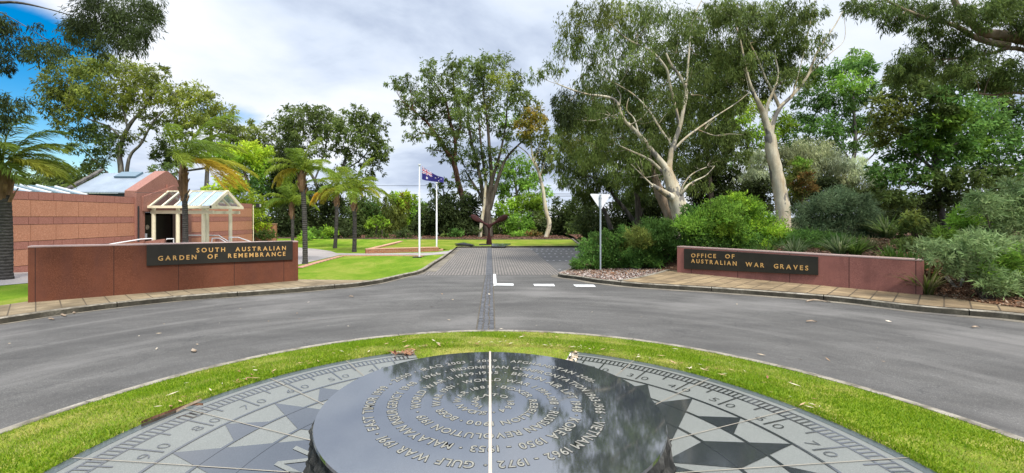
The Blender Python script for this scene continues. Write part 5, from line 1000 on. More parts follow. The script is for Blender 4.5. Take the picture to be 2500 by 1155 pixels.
    plant('gum_tree', 'dense dark green gum directly behind the big white gum, left of it', T, 25, [[(1560, 560, 8), (1555, 480, 7), (1540, 400, 5), (1520, 320, 3), (1530, 240, 2)]],
          [(1420, 270, 40, 36), (1480, 240, 46, 36, 'gum'), (1550, 230, 46, 36, 'green'), (1400, 330, 40, 34, 'gum'), (1460, 310, 48, 38, 'olive'), (1530, 300, 48, 38, 'gum'), (1590, 280, 44, 38, 'olive'), (1440, 380, 46, 34, 'gum'), (1510, 370, 48, 36, 'green'), (1580, 360, 48, 38, 'gum'), (1630, 330, 40, 36), (1560, 430, 46, 34), (1620, 410, 44, 36), (1380, 290, 30, 30, 'deep')], 'gum', 'dkgum', 'brown_bark', .9, 'dense gums behind the white gums', .8, .9)
    plant('gum_tree', 'dense dark green gum behind the big white gum, between the two white trunks', T, 26, [[(1740, 560, 8), (1735, 480, 7), (1730, 400, 5), (1720, 300, 3), (1700, 200, 2)]],
          [(1660, 180, 46, 40, 'gum'), (1720, 170, 46, 40, 'green'), (1780, 190, 46, 40, 'olive'), (1650, 250, 44, 40), (1700, 250, 46, 40, 'olive'), (1760, 260, 46, 40, 'gum'), (1690, 320, 46, 38, 'gum'), (1750, 330, 46, 38), (1670, 390, 44, 36), (1730, 400, 46, 36, 'green'), (1790, 390, 40, 30, 'gum'), (1610, 120, 44, 38, 'gum'), (1690, 110, 40, 30, 0., .5), (1770, 120, 40, 30, 0., .5), (1820, 160, 32, 30, 0., .7)], 'gum', 'dkgum', 'brown_bark', .9, 'dense gums behind the white gums', .75, .9)
    plant('gum_tree', 'tan-barked trunk leaning just behind the big white gum', T, 20, [[(1650, 550, 19), (1631, 509, 16), (1612, 474, 13), (1598, 430, 8), (1585, 380, 4)]], [(1580, 390, 34, 26, 0, .7), (1560, 420, 30, 22, 0, .7)], 'weep', 'dkgum', 'tan_bark', .6, None, 1, .85)
    plant('gum_tree', 'second white-trunked gum with grey bark patches right of the bright bush', T, 19.5, [[(1912, 530, 16.15), (1907, 480, 15.2), (1895, 420, 14.25), (1884, 370, 13.3), (1880, 332, 12.35)], [(1880, 335, 8.2), (1866, 285, 7.38), (1854, 255, 5.58), (1842, 232, 4.18), (1828, 195, 3.14), (1818, 150, 2.44), (1806, 95, 1.74), (1790, 40, 1.05)], [(1868, 285, 4.88), (1876, 250, 3.83), (1890, 218, 3.14), (1900, 180, 2.09), (1890, 130, 1.39)], [(1881, 330, 7.38), (1888, 295, 5.58), (1905, 262, 4.88), (1935, 232, 3.83), (1970, 188, 3.14), (1982, 160, 2.79), (2000, 118, 2.23), (2036, 66, 1.67), (2062, 20, 0.98)], [(1903, 262, 4.18, .2), (1885, 222, 3.48, .3), (1868, 190, 2.79, .3), (1848, 140, 2.09, .3), (1818, 80, 1.53, .3), (1800, 10, 0.98, .3)], [(1970, 188, 1.67), (2005, 150, 1.26), (2030, 128, 0.91), (2062, 95, 0.7), (2060, 30, 0.48)], [(1935, 232, 1.67, -.2), (1960, 140, 1.26, -.2), (1975, 70, 0.98, -.2), (1990, 0, 0.7, -.2)]],
          [(1762, 20, 36, 26), (1812, 40, 38, 32, .6), (1862, 28, 42, 32), (1902, 60, 38, 36), (1852, 90, 38, 28, .8), (1942, 28, 36, 26), (1992, 28, 30, 18, 0, .6), (1880, 132, 38, 28, .6), (1922, 142, 36, 28, .6), (1962, 100, 30, 28, 0, .4), (2010, 92, 28, 22, 0, .3), (1840, 170, 34, 24, .6), (1902, 180, 42, 22, .5), (1952, 190, 32, 16, .5, .6), (1872, 214, 38, 18, .8), (1822, 120, 34, 28, .8), (1800, 202, 36, 38, 1.), (1990, 145, 26, 20, 0, .3), (1930, 100, 34, 28, .4), (1782, 145, 32, 36, 1.), (1960, 50, 32, 28, 0, .6), (1850, 140, 36, 24, -.8, .5), (1920, 190, 34, 20, -.8, .4), (1820, 60, 36, 26, -.8, .5), (1985, 110, 30, 22, -.6, .4)], 'weep', 'gum', 'white_bark', .8, 'white gums on the right', .95, .85)
    plant('tree', 'yellow-green tree seen between the two white gums', T, 34, [[(1835, 520, 5), (1830, 420, 4), (1825, 330, 3)]], [(1790, 272, 38, 30, 'bright'), (1832, 262, 38, 30), (1802, 330, 34, 28, 'dkgum'), (1852, 330, 34, 28, 'bright'), (1902, 300, 34, 28, 'bright'), (1762, 332, 28, 26, 'dkgum'), (1925, 350, 34, 28, 'green'), (1800, 375, 34, 20, 'dkgum', 0, .6), (1860, 380, 30, 18, 0, .6)], 'gum', 'lime', 'grey_bark', 1., None, .95)
    plant('gum_tree', 'bright green gum with layered crown right of the second white gum', T, 34, [[(2070, 480, 5), (2080, 410, 4.5), (2088, 350, 4), (2085, 280, 3), (2080, 200, 2)], [(2082, 400, 3), (2040, 340, 2.5), (2010, 280, 1.5)], [(2086, 350, 2.5), (2120, 310, 1.8), (2125, 270, 1.2)], [(2075, 440, 3), (2110, 400, 2), (2140, 370, 1.5)]],
          [(2082, 142, 36, 20, 'fresh'), (2112, 166, 28, 18), (2052, 162, 34, 20), (1962, 182, 36, 22), (2012, 196, 42, 26, 'fresh'), (2072, 202, 42, 26, 'fresh'), (1982, 240, 42, 26), (2042, 250, 46, 28), (2102, 240, 38, 26), (1952, 300, 38, 26), (2012, 305, 42, 26), (2072, 308, 42, 24), (2122, 300, 32, 26), (1992, 350, 38, 18), (2062, 358, 42, 16), (2122, 352, 28, 14, 0, .7), (1932, 382, 28, 18), (2130, 210, 20, 18, 0, .7)], 'gum', 'green', 'grey_bark', 1.4, None, 1.05)
    plant('wattle', 'pale grey-green weeping wattle behind the blue-green bush', 'tree', 26, [[(1960, 540, 5), (1950, 460, 4), (1965, 400, 2.5)], [(1955, 470, 3), (2020, 430, 2)], [(2080, 540, 3), (2075, 470, 2), (2060, 420, 1.5)], [(1950, 470, 3), (1880, 430, 2)]],
          [(1850, 392, 38, 22, 'pale'), (1902, 372, 32, 26), (1960, 360, 42, 26), (1998, 372, 36, 26), (2042, 392, 36, 22, 'pale'), (2082, 402, 32, 22, 'pale'), (1832, 430, 36, 22, 'pale'), (1872, 428, 32, 22, 'pale'), (1962, 410, 36, 26), (2012, 420, 36, 26), (2062, 430, 36, 22), (2112, 440, 32, 22, 'pale'), (2132, 470, 28, 24, 'pale'), (1832, 460, 28, 18, 'gum'), (1912, 432, 30, 24, 'gum'), (2000, 455, 38, 18, 'gum'), (2140, 420, 22, 18, 'pale')], 'weep', 'wattle', 'grey_bark', .9, None, 1.15, .75)
    plant('shrub', 'brownish olive shrub close right of the second white trunk', 'shrub', 21, [], [(1952, 420, 28, 24), (1962, 452, 26, 24, 'brown'), (1942, 474, 24, 18), (1960, 400, 18, 14, 'fresh')], 'shrub', 'olive', 'brown_bark', .4)
    plant('tree', 'large dark green leafy tree filling the right edge, with a grey trunk', T, 18, [[(2312, 565, 8), (2300, 520, 7), (2290, 470, 7), (2284, 400, 6), (2292, 330, 5), (2300, 260, 3)], [(2286, 420, 4), (2220, 360, 3), (2180, 300, 2)], [(2288, 390, 4), (2360, 330, 3), (2420, 290, 2)], [(2287, 440, 3), (2400, 410, 2.4), (2470, 380, 1.5)], [(2288, 460, 3), (2200, 440, 2), (2150, 430, 1.4)]],
          [(2172, 262, 42, 32, 'olive'), (2212, 218, 42, 32, 'dkgum'), (2272, 250, 46, 32, 'dkgum'), (2332, 242, 46, 32), (2402, 270, 46, 32), (2162, 320, 42, 28, 'olive'), (2222, 312, 46, 32), (2292, 310, 46, 32), (2362, 320, 46, 32), (2432, 322, 42, 32), (2200, 370, 46, 28), (2272, 376, 46, 26, 0, .85), (2342, 380, 46, 28, 0, .85), (2412, 392, 46, 28, 0, .75), (2472, 362, 38, 36, 0, .65), (2162, 422, 38, 26), (2222, 430, 42, 28), (2292, 442, 42, 24, 'dkgum'), (2362, 440, 42, 28, 'dkgum'), (2432, 440, 42, 28, 'dkgum'), (2200, 482, 38, 24, 'dkgum'), (2482, 430, 38, 36, 0, .7), (2262, 490, 32, 22, 'deep'), (2332, 482, 38, 22, 'deep'), (2152, 480, 32, 24, 'dkgum'), (2250, 190, 30, 22, 'dkgum'), (2330, 195, 40, 24, 'dkgum'), (2470, 300, 36, 32), (2480, 250, 34, 28, 'dkgum'), (2430, 225, 36, 24, 'dkgum'), (2200, 185, 30, 22, 'olive'), (2310, 350, 40, 24, 'fresh'), (2380, 360, 36, 22, 'fresh'), (2240, 345, 34, 22, 'fresh'), (2330, 285, 40, 26, 'fresh', -.8)], 'broad', 'green', 'grey_bark', 1.2, None, 1.15, 1.0)
    plant('gum_tree', 'near gum limb with dark leaves reaching in at the top right corner', T, 11, [[(2760, 720, 26), (2720, 320, 22), (2620, 118, 15)], [(2620, 118, 14), (2500, 94, 14), (2440, 86, 12), (2400, 78, 10), (2376, 60, 8), (2350, 38, 7), (2330, 0, 6), (2320, -40, 5)], [(2460, 112, 9), (2390, 96, 6), (2330, 62, 5), (2250, 40, 4), (2190, 15, 3), (2150, -8, 2)], [(2600, 150, 6), (2480, 118, 5), (2420, 130, 4), (2350, 141, 3), (2290, 145, 2)], [(2720, 320, 9), (2560, 240, 6), (2480, 226, 4), (2430, 232, 2.5), (2390, 228, 1.5)], [(2500, 92, 5), (2470, 50, 3.5), (2450, 20, 2.5), (2440, -20, 1.5)]],
          [(2090, 14, 28, 16, 0, .8), (2150, 10, 42, 22), (2180, 48, 32, 18, 0, .8), (2230, 18, 46, 24), (2262, 68, 36, 18, 0, .8), (2312, 28, 42, 26), (2402, 28, 42, 32), (2452, 14, 46, 24), (2332, 84, 36, 16, 0, .8), (2282, 110, 46, 20, 0, .85), (2232, 128, 36, 18), (2342, 122, 42, 18, 0, .8), (2402, 122, 36, 16, 0, .8), (2222, 152, 46, 20), (2292, 166, 46, 20), (2362, 162, 46, 20), (2432, 158, 42, 22), (2482, 62, 32, 36, 0, .6), (2482, 182, 38, 28), (2200, 178, 34, 18), (2420, 195, 40, 20), (2560, 30, 60, 50), (2640, -40, 70, 60), (2740, -90, 80, 70), (2840, -20, 70, 60), (2600, 170, 60, 40), (2780, 120, 60, 50), (2560, -90, 70, 50)], 'near', 'dkgum', 'tan_bark', .6, 'overhanging gums', 1.45, .68)
trees()
def shrubs():
    S = 'shrub'
    plant('shrub', 'bright green bush rising behind the left half of the pink granite wall', S, 16.2, [], [(1702, 560, 46, 36), (1752, 522, 42, 36), (1800, 502, 42, 26, 'bright'), (1832, 532, 46, 36), (1782, 570, 54, 36), (1862, 560, 46, 36, 'bright'), (1902, 582, 42, 26, 'bright'), (1722, 590, 46, 28, 'green'), (1932, 592, 26, 20), (1692, 522, 28, 20, 'green'), (1822, 592, 54, 26, 'green'), (1740, 600, 50, 22, 'green'), (1880, 605, 44, 16, 'green'), (1770, 545, 30, 26, 'bright')], 'shrub', 'fresh', 'brown_bark', .5, None, 1.1, 1., 2)
    plant('shrub', 'dark green feathery bush left of the pink granite wall', S, 16.8, [], [(1592, 562, 42, 26), (1642, 570, 46, 32), (1602, 602, 42, 36), (1642, 622, 46, 26), (1572, 622, 36, 32), (1692, 592, 36, 32), (1560, 582, 32, 20, 'olive'), (1680, 640, 40, 14), (1620, 645, 40, 14), (1700, 560, 30, 20)], 'fine', 'green', 'brown_bark', .5, None, 1.2, 1.1)
    plant('shrub', 'mounded bush with orange-brown patch behind the give way sign post', S, 18.2, [], [(1432, 640, 28, 18), (1462, 622, 32, 26), (1502, 612, 36, 32), (1542, 602, 32, 26, 'olive'), (1432, 604, 24, 20), (1472, 584, 30, 20), (1522, 640, 36, 18), (1482, 648, 42, 14), (1545, 625, 22, 16, 'rust'), (1520, 605, 16, 12, 'orange'), (1410, 650, 16, 10), (1520, 575, 24, 16), (1560, 640, 24, 16)], 'shrub', 'green', 'brown_bark', .4, None, 1.1, .85)
    plant('shrub', 'blue-green fine-leaved bush right of the second white trunk', S, 16.5, [], [(1982, 522, 42, 32), (2032, 497, 46, 32), (2082, 512, 46, 36), (2112, 552, 42, 32), (2042, 552, 46, 32), (1986, 560, 36, 28), (2060, 580, 40, 20), (2130, 575, 30, 20)], 'fine', 'blue', 'brown_bark', .5, None, 1.1, 1.)
    plant('shrub', 'low green feathery shrub behind the middle of the pink granite wall', S, 15.2, [], [(1962, 582, 32, 20), (2012, 586, 36, 20), (2052, 592, 26, 18), (1985, 602, 30, 12)], 'fine', 'green', 'brown_bark', .3, None, 1.1, 1.)
    plant('shrub', 'dark broad-leaved shrub at the foot of the right grey trunk', S, 14.5, [], [(2242, 560, 36, 22), (2204, 556, 26, 18), (2280, 572, 30, 20), (2225, 535, 24, 16, 'olive')], 'broad', 'dkgum', 'brown_bark', .3, None, 1.1, 1.1)
    plant('shrub', 'pale willow-leaved bush at the right edge, the taller one behind', S, 12.2, [], [(2452, 508, 42, 36), (2402, 500, 36, 30), (2362, 538, 34, 26, 'fresh'), (2482, 560, 42, 42), (2422, 560, 42, 36), (2472, 462, 28, 22), (2312, 572, 26, 20, 'fresh'), (2500, 490, 30, 30), (2366, 590, 40, 26)], 'willow', 'willow', 'brown_bark', .4, None, 1.2, .95)
    plant('shrub', 'low spreading willow-leaved bush overhanging the bark mulch at right', S, 10.2, [], [(2372, 606, 46, 30), (2442, 640, 50, 36, 'fresh'), (2492, 652, 46, 40, 'willow'), (2382, 660, 46, 30), (2442, 692, 46, 22), (2332, 642, 36, 26), (2262, 606, 36, 18), (2302, 622, 36, 22), (2490, 705, 40, 20), (2400, 590, 44, 26, 'willow'), (2470, 610, 40, 30, 'willow')], 'willow', 'willow', 'brown_bark', .4, None, 1.1, .9)
    plant('shrub', 'low dull green ground shrub left of the bark patch, under the blue-green bush', S, 14.4, [], [(2060, 605, 26, 12), (2095, 598, 26, 14), (2030, 608, 26, 10)], 'fine', 'gum', 'brown_bark', .3, None, 1.1, 1.)
    plant('shrub', 'olive ground shrub right of the bark patch, below the broad-leaved shrub', S, 13.4, [], [(2225, 598, 28, 12), (2260, 605, 26, 16), (2285, 618, 22, 16), (2200, 592, 20, 8)], 'shrub', 'gum', 'brown_bark', .3, None, 1.1, 1.)
    # strap-leaved tufts
    def tuft(px, py, d, h, n, cols, label, wd=.020, spread=1.):
        g = P(px, py, d); g.z = float(GM(g.x, g.y)); hh = 1.6 * h * d / F
        r = empty('strap_leaf_plant', g, label, 'grass plant', 'strap-leaved plants behind the pink granite wall'); V = []; C = []
        for _ in range(n):
            a = random.uniform(0, 2 * math.pi); o = random.uniform(.15, 1.) * spread; L = hh * random.uniform(.7, 1.25); dr = Vector((math.cos(a), math.sin(a), 0)); sd = Vector((-dr.y, dr.x, 0)) * wd * random.uniform(.6, 1.2)
            b = g + dr * random.uniform(0, .12) + Vector((0, 0, -.02)); pts = [b + dr * (L * o * (t ** 1.5)) + Vector((0, 0, L * (t - .45 * o * t * t))) for t in (0, .35, .7, 1)]; ww = (.8, 1, .7, .05); c = np.array(random.choice(cols)) * random.uniform(.7, 1.3)
            for i in range(3): V.append([pts[i] - sd * ww[i], pts[i] + sd * ww[i], pts[i + 1] + sd * ww[i + 1], pts[i + 1] - sd * ww[i + 1]]); C.append(c)
        quads_obj('blades', np.array([[tuple(p) for p in q] for q in V]), np.array(C), M['leaf'], r)
    gr, pl, dk = [(.09, .16, .03), (.06, .12, .02)], [(.16, .22, .10), (.22, .26, .13), (.10, .16, .05)], [(.04, .09, .015), (.06, .11, .02)]
    tuft(1872, 615, 14.3, 34, 130, gr, 'green strap-leaved tuft behind the end of the lettered plaque')
    tuft(1940, 616, 13.9, 34, 150, pl, 'pale strap-leaved tuft right of the plaque')
    tuft(2050, 618, 13.2, 38, 170, pl, 'silvery strap-leaved tuft behind the wall below the blue-green bush')
    tuft(2088, 618, 13.0, 36, 140, gr, 'green strap-leaved tuft close right of the silvery tuft')
    tuft(2180, 632, 12.0, 42, 170, dk, 'dark arching strap-leaved tuft in front of the bark patch')
    tuft(2225, 642, 11.6, 48, 180, dk, 'large dark strap-leaved tuft near the right end of the wall')
    tuft(2262, 672, 10.9, 52, 110, [(.20, .19, .08), (.08, .12, .02)], 'straw and green tuft leaning past the right end of the wall', .018, 1.2)
    tuft(2165, 548, 16.0, 42, 150, [(.10, .17, .04), (.17, .22, .09)], 'fan-leaved yucca-like plant right of the blue-green bush', .035, 1.3)
    tuft(2125, 605, 14.0, 22, 90, [(.22, .19, .10), (.14, .13, .06)], 'dry straw-coloured tuft beside the bark patch')
shrubs()
# ------------------------------------------------------------------ palms
def palms():
    def palm(bx, by, d, tx, ty, wpx, fl, n, wind, label, old, seed, dead=0):
        rr = random.Random(seed); s = d / F; b = un(bx, by) if by < 660 else un(bx, by); b = Vector(((bx - CX) * s, d, float(GV((bx - CX) * s, d)))); top = P(tx, ty, d)
        r = empty('palm_tree', b, label, 'palm', 'palms left of the entry road'); R0 = wpx * s / 2
        pts = [b - Vector((0, 0, .15)), b + Vector((0, 0, .12))] + [b + (top - b) * t + Vector((math.sin(t * 3) * .05, 0, 0)) for t in (.2, .4, .6, .8, 1)]; mb = MB(); n_ = 46; cp = []; cr = []
        cc = catmull(pts, 8)
        for i, p in enumerate(cc):
            t = i / (len(cc) - 1); cp.append(p); cr.append(R0 * (1.30 - .42 * min(1, t * 5)) * (1 - .12 * t) * (1 + (.035 if i % 2 else -.02)))
        mb.tube(cp, cr, 14); mb.build('trunk', M['palm_bark'], r)
        mb = MB(); bt = [top + (b - top).normalized() * (.75 * fl * s * .6) * t for t in (1, .75, .5, .25, 0)] + [top + Vector((0, 0, .25 * fl * s * .4))]; mb.tube(catmull(bt, 3), [R0 * q for q in (.9, .95, 1.0, 1.08, 1.16, 1.22, 1.28, 1.3, 1.3, 1.28, 1.22, 1.15, 1.0, .8, .6, .4)], 12)
        for k in range(14):
            a = k * 2.4; z = top + (b - top).normalized() * (fl * s * .42 * (1 - k / 14)); mb.bar(z + Vector((math.cos(a) * R0, math.sin(a) * R0, -.12)), z + Vector((math.cos(a) * R0 * 1.7, math.sin(a) * R0 * 1.7, .16)), .10, .03)
        mb.build('crownshaft', M['boot'], r)
        crown = top + Vector((0, 0, .15 * fl * s * .5))
        for k in range(n):
            az = 2 * math.pi * (k * .381966 + rr.uniform(-.05, .05)); az = az if wind < .9 else R(95) * math.sin(az) * (1 if k % 4 else 1.5); el = R(80) - R(78) * (k / n) ** .8; Lf = fl * s * rr.uniform(.85, 1.12); kind = 'g'
            if k >= n - len(old): az, kind = old[k - (n - len(old))]; az = R(az); el = R(28)
            p = crown.copy(); v = Vector((math.cos(az) * math.cos(el), math.sin(az) * math.cos(el), math.sin(el))); seg = 16; V = []; C = []; mb_p = [p.copy()]
            for i in range(seg):
                t = (i + 1) / seg; v = v + Vector((wind * .085 * t, 0, -.055 - .085 * t - (.05 if kind == 'o' else 0))); v.normalize(); p = p + v * Lf / seg; mb_p.append(p.copy())
            cols = [(.17, .25, .03), (.21, .28, .035), (.12, .19, .025)] if kind == 'g' else [(.48, .30, .025), (.40, .30, .03), (.34, .30, .04)] if kind == 'o' else [(.30, .32, .035), (.25, .30, .035)]
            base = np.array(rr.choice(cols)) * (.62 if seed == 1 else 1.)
            for i in range(seg):
                for h in range(6):
                    q = mb_p[i] + (mb_p[i + 1] - mb_p[i]) * (h / 6); t = (i + h / 6) / seg
                    if t < .10: continue
                    tg = (mb_p[i + 1] - mb_p[i]).normalized(); sd = tg.cross(Vector((0, 0, 1)));
                    if sd.length < .05: sd = Vector((0, 1, 0))
                    sd.normalize(); ln = Lf * .27 * math.sin(math.pi * (.12 + .82 * t)) ** .7 * rr.uniform(.8, 1.15)
                    for sg in (1, -1):
                        e = (sd * sg * rr.uniform(.6, 1.0) + tg * rr.uniform(.5, .9) + Vector((wind * .45, 0, rr.uniform(-.55, .2)))).normalized(); e2 = (e + Vector((wind * .25, 0, -.5))).normalized(); m1 = q + e * ln * .5; m2 = m1 + e2 * ln * .5
                        w_ = e.cross(Vector((rr.uniform(-1, 1), rr.uniform(-1, 1), rr.uniform(-1, 1)))); w_.normalize(); w_ *= .007 + .00038 * d
                        c = base * rr.uniform(.7, 1.3); V.append([q - w_ * .5, q + w_ * .5, m1 + w_, m1 - w_]); C.append(c); V.append([m1 - w_, m1 + w_, m2 + w_ * .15, m2 - w_ * .15]); C.append(c)
            # midrib
            for i in range(seg):
                tg = (mb_p[i + 1] - mb_p[i]).normalized(); sd = tg.cross(Vector((0, 0, 1)));
                if sd.length < .05: sd = Vector((0, 1, 0))
                sd.normalize(); w0, w1 = [max(.006, .035 * (1 - q / seg)) for q in (i, i + 1)]
                V.append([mb_p[i] - sd * w0, mb_p[i] + sd * w0, mb_p[i + 1] + sd * w1, mb_p[i + 1] - sd * w1]); C.append(base * .9 + np.array([.04, .04, .0]))
            quads_obj('frond', np.array([[tuple(p_) for p_ in q_] for q_ in V]), np.array(C), M['leaf'], r)
    # stout one first
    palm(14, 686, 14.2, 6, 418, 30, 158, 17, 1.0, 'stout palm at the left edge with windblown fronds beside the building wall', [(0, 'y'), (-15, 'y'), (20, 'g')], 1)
    palm(452, 612, 20.6, 447, 412, 15, 175, 12, 1.4, 'palm in front of the building entrance with fronds blown to the right', [(-10, 'o'), (10, 'o'), (-30, 'o'), (35, 'y')], 2)
    palm(745, 641, 20.8, 737, 425, 14, 98, 13, .35, 'tallest middle palm at the near lawn edge with orange fronds arching left', [(178, 'o'), (200, 'o'), (-20, 'g')], 3)
    palm(714, 588, 34, 712, 500, 9, 78, 12, .0, 'farther palm half hidden behind the tallest middle palm', [(170, 'y'), (190, 'y')], 4)
    palm(818, 603, 31, 822, 470, 10.5, 75, 13, .1, 'palm with orange drooping fronds left of the rightmost palm', [(175, 'o'), (200, 'o'), (150, 'o'), (215, 'o'), (10, 'y')], 5)
    palm(865, 614, 27.6, 863, 474, 12, 92, 14, .25, 'rightmost palm with fresh green fronds near the brick planter', [(-20, 'y'), (180, 'y')], 6)
palms()
# ------------------------------------------------------------------ bark mulch, fallen leaves, odd bits
def litter():
    def inpoly(x, y, poly):
        n = len(poly); r = np.zeros(len(x), bool); j = n - 1
        for i in range(n):
            xi, yi, xj, yj = poly[i][0], poly[i][1], poly[j][0], poly[j][1]; c = ((yi > y) != (yj > y)) & (x < (xj - xi) * (y - yi) / (yj - yi + 1e-12) + xi); r ^= c; j = i
        return r
    def chips(poly, n, L, wr, cols, fn, flat_=.25):
        xs = [p[0] for p in poly]; ys = [p[1] for p in poly]; x = rng.uniform(min(xs), max(xs), n * 4); y = rng.uniform(min(ys), max(ys), n * 4); k = inpoly(x, y, poly); x = x[k][:n]; y = y[k][:n]; n = len(x)
        z = np.array([float(fn(a, b)) for a, b in zip(x, y)]) + rng.uniform(.004, .03, n); ax = rng.normal(0, 1, (n, 3)); ax[:, 2] *= flat_; ax /= np.linalg.norm(ax, axis=1)[:, None]
        up = np.tile([0, 0, 1.], (n, 1)) + rng.normal(0, .35, (n, 3)); s = np.cross(ax, up); s /= np.linalg.norm(s, axis=1)[:, None]; l = L * rng.uniform(.4, 1.6, (n, 1)); w_ = l * wr; p = np.stack([x, y, z], 1)
        V = np.stack([p - ax * l / 2 - s * w_ * .3, p + s * w_ * .5, p + ax * l / 2 + s * w_ * .2, p - s * w_ * .5], 1); cc = np.array(cols)[rng.integers(0, len(cols), n)] * rng.uniform(.6, 1.3, (n, 1)); return V, cc
    bark_c = [(.19, .10, .055), (.13, .065, .035), (.28, .17, .10), (.36, .27, .19), (.09, .05, .03), (.24, .115, .06)]
    pale_c = [(.42, .37, .33), (.30, .24, .21), (.52, .48, .44), (.22, .14, .11), (.36, .22, .16)]
    P1 = [tuple(v[:2]) for v in pxpoly([(2245, 700), (2262, 640), (2330, 640), (2560, 690), (2560, 762), (2400, 741), (2285, 722)], GM)]
    P2 = [tuple(v[:2]) for v in pxpoly([(1364, 668), (1372, 664), (1420, 655), (1560, 648), (1652, 650), (1600, 668), (1560, 678), (1512, 686), (1461, 681), (1410, 673)], GV)]
    a = chips(P1, 9000, .10, .28, bark_c, GM); b = chips(P2, 9000, .05, .5, pale_c, GM); c = chips([(2.7, 16.8), (4.2, 15.2), (7, 16.2), (7, 17.4), (4, 18.5), (3.2, 18)], 3500, .07, .4, bark_c, GM)
    e = chips([(9.5, 13), (13.5, 11.5), (17, 14), (13, 18.5), (10, 17)], 5000, .13, .28, bark_c, GM); f = chips([(7.3, 38.6), (7.2, 46), (-14, 46), (-14, 40.2), (-2, 39)], 7000, .14, .4, [(.16, .075, .05), (.22, .12, .08), (.10, .05, .035)], lambda x, y: GV(x, y) + .02); g = chips([(6.8, 32.5), (7.3, 38.5), (11, 40), (9.5, 31)], 2500, .13, .4, [(.20, .075, .05), (.15, .06, .04), (.26, .12, .08)], GM)
    allp = [a, b, c, e, f, g]; tag(quads_obj('bark_mulch', np.concatenate([q[0] for q in allp]), np.concatenate([q[1] for q in allp]), M['litter']), 'loose brown and grey bark chips on the garden beds', 'bark mulch', kind='stuff')
    # small dry leaves on road, kerb edge and turf
    rd = [(-9, 6), (-4, 11.5), (4, 11.5), (9, 8), (5, 5.5), (0, 7.2), (-5, 5)]
    V, C = chips(rd, 46, .07, .30, [(.42, .33, .22), (.30, .19, .11), (.55, .47, .36)], lambda x, y: G(x, y) + .004, .05)
    n = 150; an = np.radians(rng.uniform(-70, 70, n)); r = rng.uniform(2.80, 2.95, n) + np.abs(rng.normal(0, .10, n)) * (rng.uniform(0, 1, n) < .3) * 5
    x = r * np.sin(an); y = DC + r * np.cos(an); z = island_z(r) + .03; ax = np.stack([np.cos(rng.uniform(0, 6.3, n)), np.sin(rng.uniform(0, 6.3, n)), rng.normal(0, .15, n)], 1); s = np.cross(ax, [0, 0, 1.]); l = rng.uniform(.03, .09, (n, 1)); p = np.stack([x, y, z], 1); w_ = l * .11
    V2 = np.stack([p - ax * l / 2, p + s * w_, p + ax * l / 2, p - s * w_], 1); C2 = np.array([(.40, .26, .15), (.5, .42, .3), (.22, .10, .06)])[rng.integers(0, 3, n)]
    V3, C3 = chips([tuple(pol(q, a_)[:2]) for q, a_ in ((1.9, 20.5), (2.75, 20.4), (2.75, 22), (2.35, 23.5), (1.95, 23))], 160, .05, .4, [(.55, .45, .32), (.40, .28, .18), (.62, .55, .44)], lambda x, y: .004)
    V4, C4 = chips([tuple(pol(q, a_)[:2]) for q, a_ in ((2.60, -19.2), (2.80, -19.2), (2.80, -26), (2.72, -24))], 60, .07, .3, [(.35, .18, .10), (.5, .42, .32), (.25, .11, .07)], lambda x, y: .006)
    tag(quads_obj('fallen_leaves', np.concatenate([V, V2, V3, V4]), np.concatenate([C, C2, C3, C4]), M['litter']), 'small dry gum leaves scattered on the road, turf and paving edge', 'fallen leaves', kind='stuff')
    # single pieces
    def strip(pts, wd, cols, label, name='bark_strip'):
        mb = MB(); cp = catmull(pts, 5)
        for i in range(len(cp) - 1):
            t = (cp[i + 1] - cp[i]).normalized(); s = t.cross(Vector((0, 0, 1))).normalized(); k0 = math.sin(math.pi * min(1, .12 + i / len(cp))) ; k1 = math.sin(math.pi * min(1, .12 + (i + 1) / len(cp))); u = Vector((0, 0, .012))
            a0, a1, b0, b1 = cp[i] - s * wd * k0, cp[i] + s * wd * k0, cp[i + 1] - s * wd * k1, cp[i + 1] + s * wd * k1
            mb.raw([a0 + u * .3, cp[i] + u * 1.6, a1, b1, cp[i + 1] + u * 1.6, b0 + u * .3], [(0, 1, 4, 5), (1, 2, 3, 4)])
        tag(mb.build(name, cols), label, 'bark' if name == 'bark_strip' else 'twig' if name == 'twig' else 'leaf')
    zf = lambda px, py, z=.012: Vector(((px - CX) * (CH - z) / (py - Y0), F * (CH - z) / (py - Y0), z))
    strip([zf(345, 1034), zf(385, 1018), zf(420, 1005), zf(455, 992)], .006, M['red_bark'], 'long reddish bark strip along the left edge of the compass paving')
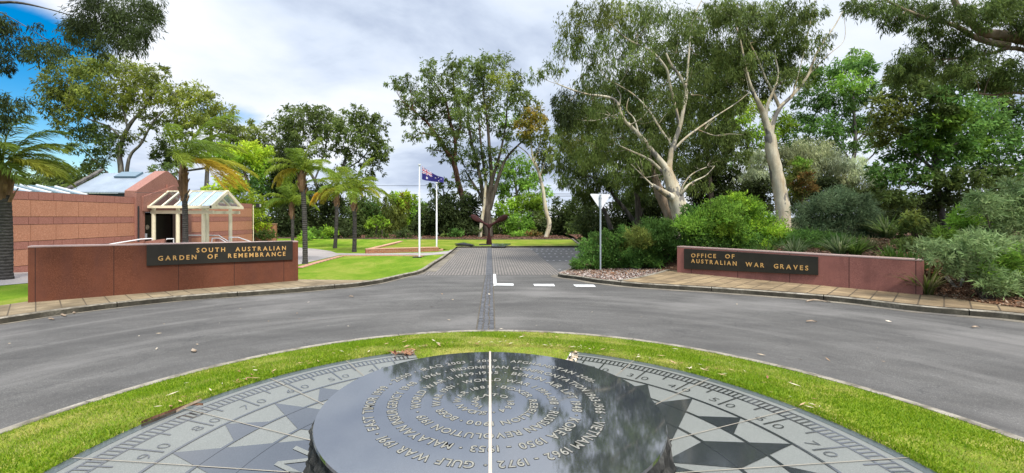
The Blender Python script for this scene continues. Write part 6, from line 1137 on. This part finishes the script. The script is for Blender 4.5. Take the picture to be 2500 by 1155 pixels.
    strip([zf(430, 1007, .02), zf(448, 997, .03), zf(470, 987, .05), zf(492, 978, .07)], .006, M['tan_bark'], 'pale split bark piece with forked end on the left paving edge')
    strip([zf(462, 991, .03), zf(478, 989, .035), zf(496, 990, .03)], .006, M['red_bark'], 'short reddish bark offcut lying across the pale split piece')
    strip([zf(345, 1042), zf(385, 1026), zf(430, 1008)], .0025, M['brown_bark'], 'thin brown twig beside the long reddish bark strip', 'twig')
    strip([un(2395, 1105, lambda x, y: -.11), un(2412, 1113, lambda x, y: -.11), un(2436, 1122, lambda x, y: -.10)], .010, M['tan_bark'], 'pale stick lying on the turf at the lower right', 'twig')
    GR = lambda x, y: G(x, y) + .02
    strip([un(1968, 736, GR), un(1985, 732, GR), un(2005, 734, GR), un(2028, 739, GR)], .03, M['tan_bark'], 'pale curled bark piece in the gutter below the pink granite wall')
    strip([un(1968, 785, GR), un(1980, 783.5, GR), un(1994, 786, GR)], .02, M['tan_bark'], 'pale bark flake on the road below the pink granite wall')
    strip([un(2372, 799, GR), un(2382, 797.5, GR), un(2392, 800, GR)], .02, M['tan_bark'], 'pale bark flake on the road at the far right')
    for pts, lb in (([(173, 758), (179, 762), (184, 765)], 'pale leaf leaning on the left kerb, upper of three'), ([(150, 767), (156, 769), (161, 772)], 'pale leaf on the left kerb face, middle of three'), ([(119, 778), (126, 778), (132, 780)], 'pale leaf in the gutter below the left kerb, lowest of three'), ([(470, 853), (474, 856), (479, 858)], 'single pale leaf alone on the left side of the road'), ([(852, 724), (858, 723), (863, 725)], 'small brown leaf on the road right of the long granite wall')):
        strip([un(p[0], p[1], GR) for p in pts], .03, M['tan_bark'], lb, 'fallen_leaf')
    g = [GM(9.8, 12)]; q = lambda px, py: un(px, py, lambda x, y: GM(x, y) + .03)
    strip([q(2262, 666), q(2290, 672), q(2330, 678), q(2345, 680)], .05, M['brown_bark'], 'dark bark slab on the mulch right of the pink granite wall'); strip([q(2345, 680), q(2360, 676), q(2376, 672)], .04, M['grey_bark'], 'pale grey bark piece beside the dark slab on the mulch')
litter()
